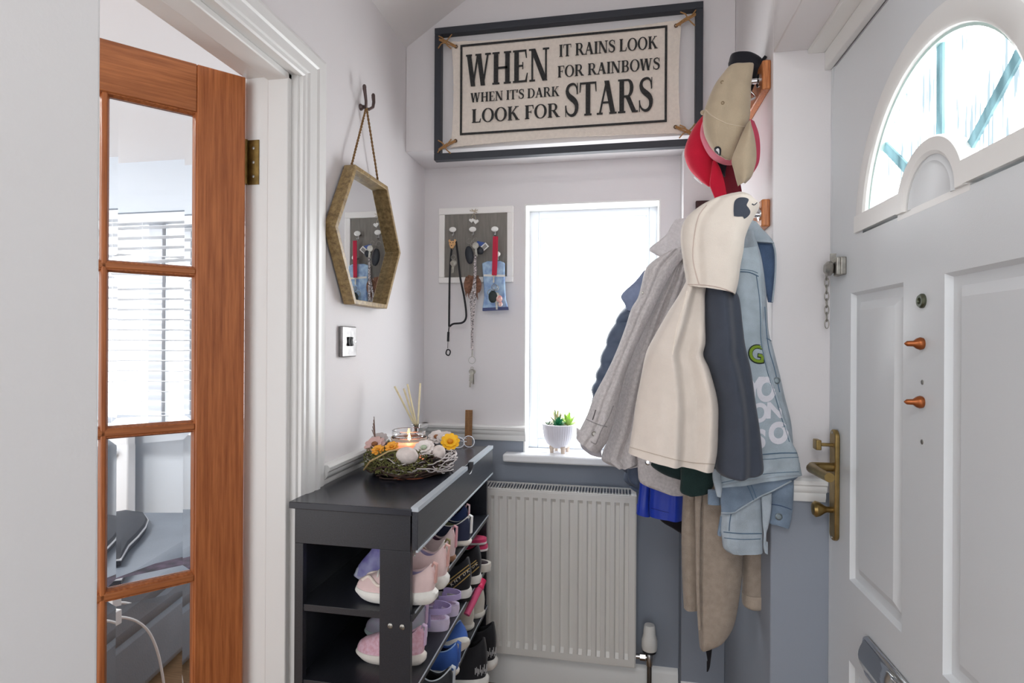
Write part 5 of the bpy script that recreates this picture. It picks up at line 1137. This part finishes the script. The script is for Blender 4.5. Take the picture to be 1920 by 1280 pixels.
#MARK_D
# ================================================================== SHOES
def outline(x0, x1, wh, wf, z, N=48, sq=.72, tilt=None):
    out = []; xm, hl = (x0 + x1) / 2, (x1 - x0) / 2
    for i in range(N):
        a = 2 * math.pi * i / N; c_, s_ = math.cos(a), math.sin(a); x = xm + hl * math.copysign(abs(c_) ** .9, c_); u = (x - x0) / (x1 - x0)
        k = min(1, max(0, u / .62)); w_ = wh + (wf - wh) * k * k * (3 - 2 * k) - .003 * math.exp(-((u - .38) / .15) ** 2)
        out.append(V((x, w_ * math.copysign(abs(s_) ** sq, s_), z + (tilt(u) if tilt else 0))))
    return out
def pose(x, y, z, yaw=0.0, pitch=0.0, roll=0.0):
    """Heel at (x, y, z), toe pointing to the wall; yaw turns it, pitch lifts the heel, roll tips it over."""
    return Matrix.Translation((x, y, z)) @ Matrix.Rotation(math.pi + yaw, 4, 'Z') @ Matrix.Rotation(pitch, 4, 'Y') @ Matrix.Rotation(roll, 4, 'X')
def put(name, mb, mat, par, mx, **k):
    mb.v = [mx @ p for p in mb.v]; return part(name, mb, mat, par, **k)
def shoe(name, label, mx, group, L=.20, hs=.026, H=.060, up=None, so=None, li=None, la=None, tab=None, chunky=0.0, dip=.014, low=False, stripe=None, wh=None, edge=None, toe=None):
    wh = wh or L * .155; wf = L * .195; t = thing(name, label, 'shoe', tuple(mx.translation), group)
    s_ = MB(); e = L * (.035 + chunky)
    tz = lambda u: .010 * max(0, (u - .72) / .28) ** 2
    tt = lambda u: -hs * .30 * max(0, min(1, u)) + .55 * tz(u)
    s_.loft([outline(.004, L - .006, wh - .004, wf - .004, 0, tilt=tz), outline(-e * .4, L + .002, wh + e * .25, wf + e * .2, hs * .35, tilt=tz), outline(-e * .5, L + .002, wh + e * .24, wf + e * .18, hs * .75, tilt=lambda u: tt(u) * .8), outline(.0, L - .001, wh, wf, hs, tilt=tt)])
    sob = put('sole', s_, so, t, mx, smooth=50)
    qs = [(0, .992), (.14, .99), (.30, .965), (.46, .89), (.60, .77), (.74, .64), (.87, .55), (1.0, .50)]
    if low: qs = [(0, .985), (.15, .97), (.32, .91), (.5, .80), (.70, .66), (.86, .58), (1.0, .54)]
    rings = []
    for q, xf in qs:
        wq = 1 - .30 * q ** 1.3; lean = -.006 * math.sin(math.pi * q) + .004 * q
        rings.append(outline(.002 + lean, L * xf, (wh - .0015) * wq * (1 + .06 * math.sin(math.pi * q)), (wf - .0005) * (1 - .42 * q), hs - .004 + (H + .004) * q, sq=.74, tilt=(lambda u, q=q: tt(min(1, max(0, u)) * .97) * (1 - q) ** 2 - dip * q * math.sin(math.pi * min(1, max(0, u))) + .010 * q * (1 - u) ** 3)))
    top = rings[-1]; cen = sum(top, V()) / len(top)
    u_ = MB(); inn = [V((cen.x + (p.x - cen.x) * .90, p.y * .86, p.z + .0015)) for p in top]; inn2 = [V((cen.x + (p.x - cen.x) * .86, p.y * .82, p.z - .004)) for p in top]
    u_.loft(rings + [inn, inn2], True, False)
    ubv = front(u_)
    upo = put('upper', u_, up, t, mx, smooth=60)
    l_ = MB(); low_ = [V((cen.x + (p.x - cen.x) * .84, p.y * .80, hs + .006)) for p in top]
    l_.loft([inn2, low_], False, True); put('lining', l_, li, t, mx, smooth=60)
    def surf_z(x): 
        for (q0, f0), (q1, f1) in zip(qs, qs[1:]):
            if f1 * L <= x <= f0 * L: k = (f0 * L - x) / ((f0 - f1) * L); return hs + H * (q0 + (q1 - q0) * k)
        return hs + H
    if la:
        lc = MB()
        for i in range(4):
            x = L * (.55 + .055 * i); z = surf_z(x) + .0005; w_ = wf * .48
            lc.tube([(x + .004, -w_, z - .008), (x + .002, -w_ * .5, z - .001), (x, 0, z + .001), (x - .002, w_ * .5, z - .001), (x - .004, w_, z - .008)], .0026, 6)
        z = surf_z(L * .55); lc.tube(crom([(L * .54, 0, z), (L * .56, wf * .5, z + .012), (L * .60, wf * .75, z - .004), (L * .55, 0, z + .001), (L * .57, -wf * .5, z + .010), (L * .62, -wf * .7, z - .006)], 24), .0022, 6)
        put('laces', lc, la, t, mx, smooth=60)
        tg = MB(); z = hs + H; tg.loft([[V((L * .60, -wf * .3, z - .018)), V((L * .60, wf * .3, z - .018)), V((L * .605, wf * .3, z - .022)), V((L * .605, -wf * .3, z - .022))], [V((L * .50, -wf * .34, z + .002)), V((L * .50, wf * .34, z + .002)), V((L * .512, wf * .34, z)), V((L * .512, -wf * .34, z))], [V((L * .47, -wf * .26, z + .016)), V((L * .47, wf * .26, z + .016)), V((L * .485, wf * .26, z + .016)), V((L * .485, -wf * .26, z + .016))]])
        put('tongue', tg, up, t, mx, bevel=.002)
    if tab:
        z = hs + H; tb = MB(); tb.tube([(-.003, 0, hs + H * .35), (-.005, 0, z), (-.006, 0, z + .012), (.002, 0, z + .016), (.008, 0, z + .004)], [.008, .008, .007, .006, .006], 10, flat=.4)
        put('heel_tab', tb, tab, t, mx, smooth=60)
    if stripe:
        st = MB()
        for sg_ in (1, -1):
            P = []
            for i in range(25):
                f_ = i / 24; x = L * (.90 - .36 * f_); z = hs + H * (.26 + .16 * math.sin(f_ * 6.5) + .12 * f_)
                h = ubv.ray_cast(V((x, sg_ * .2, z)), V((0, -sg_, 0)))
                if h[0] is not None: P.append(h[0])
            if len(P) > 3: st.tube(P, .0040, 8)
        put('side_stripe', st, stripe, upo, mx, smooth=60)
    if edge:
        ed = MB(); ed.tube([p + V((0, 0, .001)) for p in top], .0018, 6, closed=True); put('collar_edge', ed, edge, upo, mx, smooth=60)
    if toe:
        tc = MB(); R0 = [V((p.x + .0015, p.y * 1.01, p.z)) for p in outline(L * .80, L * .992, wf * .8, wf * .72, hs - .002)]; R1 = [V((p.x, p.y, p.z)) for p in outline(L * .80, L * .955, wf * .72, wf * .60, hs + .014)]; R2 = outline(L * .82, L * .90, wf * .5, wf * .35, hs + .021)
        tc.loft([R0, R1, R2]); put('toe_cap', tc, toe, t, mx, smooth=60)
    return t, u_
def slide(name, label, mx, group, L=.20, hs=.024, so=None, st=None, bed=None, back=False, high=.052):
    t = thing(name, label, 'sandal', tuple(mx.translation), group); wh, wf = L * .165, L * .20
    put('sole', MB().loft([outline(.003, L - .003, wh - .002, wf - .002, 0), outline(0, L, wh, wf, hs * .5), outline(.001, L - .001, wh - .001, wf - .001, hs)]), so, t, mx, smooth=50)
    put('footbed', MB().loft([outline(.008, L - .008, wh - .007, wf - .007, hs - .002), outline(.012, L - .012, wh - .011, wf - .011, hs + .0015)]), bed or so, t, mx, smooth=50)
    def band(x0, x1, w, h):
        rings = []
        for i in range(13):
            a = math.pi * i / 12; y, z = w * math.cos(a), hs * .4 + h * math.sin(a); rings.append([V((x0, y, z)), V((x1, y, z * .98)), V((x1, y * .95, z * .98 - .003)), V((x0, y * .95, z - .003))])
        return MB().loft(rings)
    put('strap', band(L * .55, L * .86, wf * 1.03, high), st, t, mx, smooth=60)
    if back:
        rings = []
        for i in range(15):
            a = -math.pi * .5 + math.pi * (i / 14); x, y = L * .30 - L * .33 * math.cos(a), wh * 1.02 * math.sin(a); z = hs + .026
            rings.append([V((x, y, z - .008)), V((x, y, z + .008)), V((x + .003, y * .94, z + .008)), V((x + .003, y * .94, z - .008))])
        put('back_strap', MB().loft(rings), st, t, mx, smooth=60)
        for sg_ in (-1, 1): put('side_strap', MB().obox((L * .30, sg_ * wh, hs * .5 + .016), (.007, 0, 0), (0, .0015, 0), (0, 0, .018)), st, t, mx)
    return t
def fb(n, c, **k): return fabric(n, c, .3, 600, k.pop('var', .06), k.pop('rough', .7), **k)
WSO = fb('white_sole', (228, 226, 220), rough=.5); PKU = fb('blush_mesh', (222, 196, 194)); BLSH = fb('blush_suede', (206, 160, 152)); LIL = fb('lilac_knit', (206, 178, 206)); LILD = fb('lilac_dark_lining', (120, 84, 110)); GRY = fb('grey_lining', (168, 160, 176))
s1, s2, s3, s4 = SH
G1 = 'shoes on the top shelf of the cabinet'; G2 = 'shoes on the second shelf of the cabinet'; G3 = 'shoes on the third shelf of the cabinet'; G4 = 'shoes on the lowest shelf of the cabinet'
shoe('trainer', 'blush pink chunky trainer nearest on the top shelf, pale swirl on its side', pose(-.424, 1.278, s1 + .003), G1, L=.196, hs=.032, H=.046, up=PKU, so=WSO, li=fb('lilac_lining', (176, 166, 200)), la=WSO, tab=BLSH, chunky=.05, stripe=fb('cream_swirl', (236, 222, 212)))
shoe('trainer', 'blush pink chunky trainer second on the top shelf, behind its pair', pose(-.420, 1.362, s1 + .003), G1, L=.152, hs=.034, H=.058, up=PKU, so=WSO, li=fb('lilac_lining', (176, 166, 200)), la=WSO, tab=BLSH, chunky=.05, wh=.031)
shoe('clog', 'lilac and blue printed shoe at the wall end of the top shelf', pose(-.562, 1.372, s1, .06, 0, .12), G1, L=.108, hs=.016, H=.082, up=M('frosted_print', (176, 176, 222), .35, col2=(118, 104, 190), vscale=26), so=fb('lilac_sole', (206, 204, 232)), li=fb('violet_lining', (120, 80, 170)), la=None, toe=M('frosted_toe', (206, 212, 232), .3), low=True)
shoe('shoe', 'white strapped shoe with tan lining behind the chunky trainers', pose(-.446, 1.452, s1), G1, L=.170, hs=.016, H=.060, up=fb('ivory_leather', (226, 218, 212), rough=.45), so=fb('tan_sole', (150, 110, 84)), li=fb('tan_leather', (172, 130, 98)), tab=fb('olive_tie', (120, 108, 66)), dip=.030)
shoe('shoe', 'white and pink shoe third from the near end of the top shelf', pose(-.450, 1.535, s1), G1, L=.170, hs=.018, H=.066, up=fb('rosy_white', (226, 206, 206)), so=fb('tan_sole', (150, 110, 84)), li=fb('plum_lining', (92, 60, 84)), tab=fb('dusty_pink', (206, 150, 158)), dip=.026)
t_, ub = shoe('plimsoll', 'navy canvas plimsoll with white trim on the top shelf', pose(-.440, 1.665, s1, -.12), G1, L=.205, hs=.018, H=.058, up=fb('navy_canvas', (48, 54, 78)), so=fb('cream_rubber', (226, 222, 212), rough=.5), li=fb('olive_lining', (130, 134, 104)), la=fb('white_lace', (222, 220, 216)), edge=fb('white_trim', (226, 226, 224)), tab=fb('white_trim', (226, 226, 224)), low=True, dip=.020)
shoe('plimsoll', 'navy plimsoll with pink lining at the far end of the top shelf', pose(-.478, 1.775, s1), G1, L=.185, hs=.016, H=.060, up=fb('navy_blue_canvas', (58, 74, 120)), so=fb('navy_rubber', (46, 52, 78)), li=fb('pink_lining', (206, 130, 150)), tab=fb('pink_print', (214, 140, 152), col2=(236, 222, 222), vscale=90), dip=.026)
shoe('trainer', 'pink glitter trainer nearest on the second shelf', pose(-.470, 1.335, s2), G2, L=.176, hs=.028, H=.052, up=fb('pink_glitter', (212, 160, 172), col2=(226, 190, 204), vscale=120), so=fb('cream_sole', (224, 216, 206), rough=.5), li=LILD, tab=LIL, chunky=.04)
shoe('trainer', 'lilac and mint mesh trainer behind the pink glitter one', pose(-.500, 1.430, s2), G2, L=.168, hs=.030, H=.056, up=fb('lilac_mint', (196, 170, 200), col2=(186, 206, 206), vscale=14), so=fb('mint_sole', (206, 220, 220), rough=.5), li=LILD, tab=LIL, chunky=.03)
LS = fb('lilac_strap', (186, 170, 214)); LB = M('lilac_glitter', (206, 178, 206), .35, bump=.5, bscale=900, var=.15, vscale=300)
slide('sandal', 'lilac sandal with glitter footbed in the middle of the second shelf', pose(-.452, 1.592, s2, .05), G2, L=.175, hs=.030, so=fb('lilac_foam', (212, 200, 222)), st=LS, bed=LB, back=True, high=.060)
slide('sandal', 'lilac sandal tucked nearer behind the post on the second shelf', pose(-.456, 1.505, s2, -.04), G2, L=.172, hs=.030, so=fb('lilac_foam', (212, 200, 222)), st=LS, bed=LB, back=True, high=.060)
# black slip-ons with gold lettered bands
KB = fb('black_knit', (34, 34, 38)); GOLD = M('gold_braid', (176, 148, 88), .4, .4)
for i, (yy, xx, lab, us) in enumerate(((1.695, -.446, 'black slip on with gold banded lettering, nearer of the pair on the second shelf', None), (1.800, -.440, 'black slip on with gold banded lettering, further of the pair on the second shelf', None))):
    mx = pose(xx, yy, s2, 0)
    t_, ub = shoe('slip_on', lab, mx, 'black slip ons with lettering', L=.215, hs=.036, H=.082, up=KB, so=WSO, li=DARK, dip=.018, wh=.037)
    put('outsole', MB().loft([outline(-.002, .213, .038, .042, -.0015), outline(-.004, .217, .040, .044, .010)]), DARK, t_, mx, smooth=50)
    bv = front(ub)
    lines = (((826, 1099), (845, 1085), (862, 1072), (879, 1059)), ((832, 1101), (848, 1089), (864, 1077), (880, 1065)), ((849, 1103), (865, 1090), (881, 1076))) if i == 0 else (((875, 1063), (884, 1057), (893, 1050)), ((878, 1067), (886, 1061), (895, 1054)), ((881, 1077), (889, 1070), (898, 1062)))
    for k, ln in enumerate(lines):
        sm = seam(bv, ln, .0017, 30)
        if sm.f: part('gold_band', sm, GOLD, t_, smooth=60)
    bt = fb('white_letters', (206, 200, 186))
    if i == 0:
        px_text('K N Y', bv, (846, 1099), (7.4, -5.9), (-4, -6.6), bt, t_, 'band_lettering', .01, off=.0016)
        px_text('D K', bv, (869, 1080), (7.0, -5.8), (-3, -7), bt, t_, 'band_lettering', .01, off=.0016)
    else: px_text('D K', bv, (886, 1066), (6, -4.8), (-2.5, -7), bt, t_, 'band_lettering', .01, off=.0016)
PKS = fb('hot_pink', (206, 60, 104), rough=.5)
slide('slider', 'cream soled slider with pink strap at the far end of the second shelf', pose(-.428, 1.905, s2 + .006), G2, L=.20, hs=.026, so=fb('cream_rubber', (226, 222, 212)), st=PKS, bed=fb('dark_bed', (60, 50, 56)), high=.068)
for k, (dz, lab) in enumerate(((.085, 'flat pink sandal sole lying second from top on the cream slider'), (.108, 'flat pink sandal sole lying topmost above the cream slider'))):
    mx = pose(-.440 - .004 * k, 1.905, s2 + dz - .008, .03 * k); t_ = thing('flat_sandal', lab, 'sandal', tuple(mx.translation), 'flat pink sandals')
    put('sole', MB().loft([outline(0, .19, .032, .036, 0), outline(0, .19, .032, .036, .007)]), fb('white_foam', (228, 222, 222)), t_, mx, smooth=50)
    put('footbed', MB().loft([outline(.0, .19, .032, .036, .007), outline(.001, .189, .031, .035, .017)]), PKS, t_, mx, smooth=50)
CRC = fb('cream_canvas_shoe', (214, 208, 196))
shoe('plimsoll', 'cream canvas plimsoll at the far end of the third shelf', pose(-.448, 1.885, s3), G3, L=.19, hs=.020, H=.070, up=CRC, so=fb('cream_rubber', (226, 222, 212)), li=GRY, wh=.036)
shoe('plimsoll', 'cream canvas plimsoll nearer along the third shelf', pose(-.462, 1.795, s3), G3, L=.19, hs=.020, H=.066, up=CRC, so=fb('cream_rubber', (226, 222, 212)), li=GRY)
tubp = [at_y(875, 1152, 1.725), at_y(888, 1125, 1.76), at_y(899, 1102, 1.79), at_y(907, 1086, 1.81)]
tb_ = thing('bubble_wand', 'shiny pink plastic tube leaning out over the third shelf', 'tube', tuple(tubp[0]))
part('barrel', MB().tube(tubp[:3], [.0105, .0115, .012], 16), M('pink_plastic', (214, 92, 130), .15), tb_, smooth=50); part('cap', MB().tube([tubp[2], tubp[2].lerp(tubp[3], .25), tubp[2].lerp(tubp[3], .3), tubp[3]], [.0135, .0135, .0120, .0105], 16), M('deep_pink_plastic', (204, 50, 92), .25), tb_, smooth=50)
BLC = fb('blue_canvas', (62, 100, 176)); 
shoe('plimsoll', 'blue canvas plimsoll tipped up with its sole facing out on the third shelf', pose(-.432, 1.640, s3 + .036, .45, .25, 1.15), G3, L=.165, hs=.018, H=.056, up=BLC, so=fb('cream_rubber', (226, 222, 212)), li=fb('navy_canvas', (48, 54, 78)), edge=fb('pale_blue_trim', (150, 180, 220)))
shoe('plimsoll', 'blue canvas plimsoll standing flat below the tipped one', pose(-.440, 1.540, s3, -.1), G3, L=.165, hs=.018, H=.060, up=BLC, so=fb('cream_rubber', (226, 222, 212)), li=fb('navy_canvas', (48, 54, 78)), edge=fb('pale_blue_trim', (150, 180, 220)), tab=BLC)
shoe('shoe', 'black shoe with grey straps nearest the front post on the third shelf', pose(-.425, 1.435, s3, -.05), G3, L=.19, hs=.020, H=.050, up=fb('black_leather', (40, 42, 46), rough=.45), so=fb('grey_rubber', (150, 150, 150)), li=DARK, tab=fb('silver_strap', (186, 192, 198)), edge=fb('silver_strap', (186, 192, 198)), dip=.022)
for yy, xx, lab in ((1.775, -.412, 'black high trainer with white sole, nearer of the pair on the lowest shelf'), (1.880, -.405, 'black high trainer with white sole, further of the pair on the lowest shelf')):
    mx = pose(xx, yy, s4); t_, ub = shoe('high_trainer', lab, mx, 'black high trainers', L=.215, hs=.036, H=.108, up=KB, so=WSO, li=DARK, chunky=.04, wh=.038, dip=.02)
    st = MB(); bv = front(ub)
    for k in range(22):
        a = 1.7 + 2.9 * k / 21; h0 = .060 + .006 * math.sin(k * 2.1)
        o_ = mx @ V((.034 + .2 * math.cos(a), .2 * math.sin(a), h0)); c_ = mx @ V((.034, 0, h0)); h = bv.ray_cast(o_, (c_ - o_).normalized())
        if h[0] is not None: p = h[0]; st.tube([p + V((0, 0, -.009)), p + V((0, 0, .011 + .004 * math.sin(k * 3.7)))], .0013, 5)
    part('white_flecks', st, fb('fleck_white', (196, 196, 198)), t_)
#MARK_S
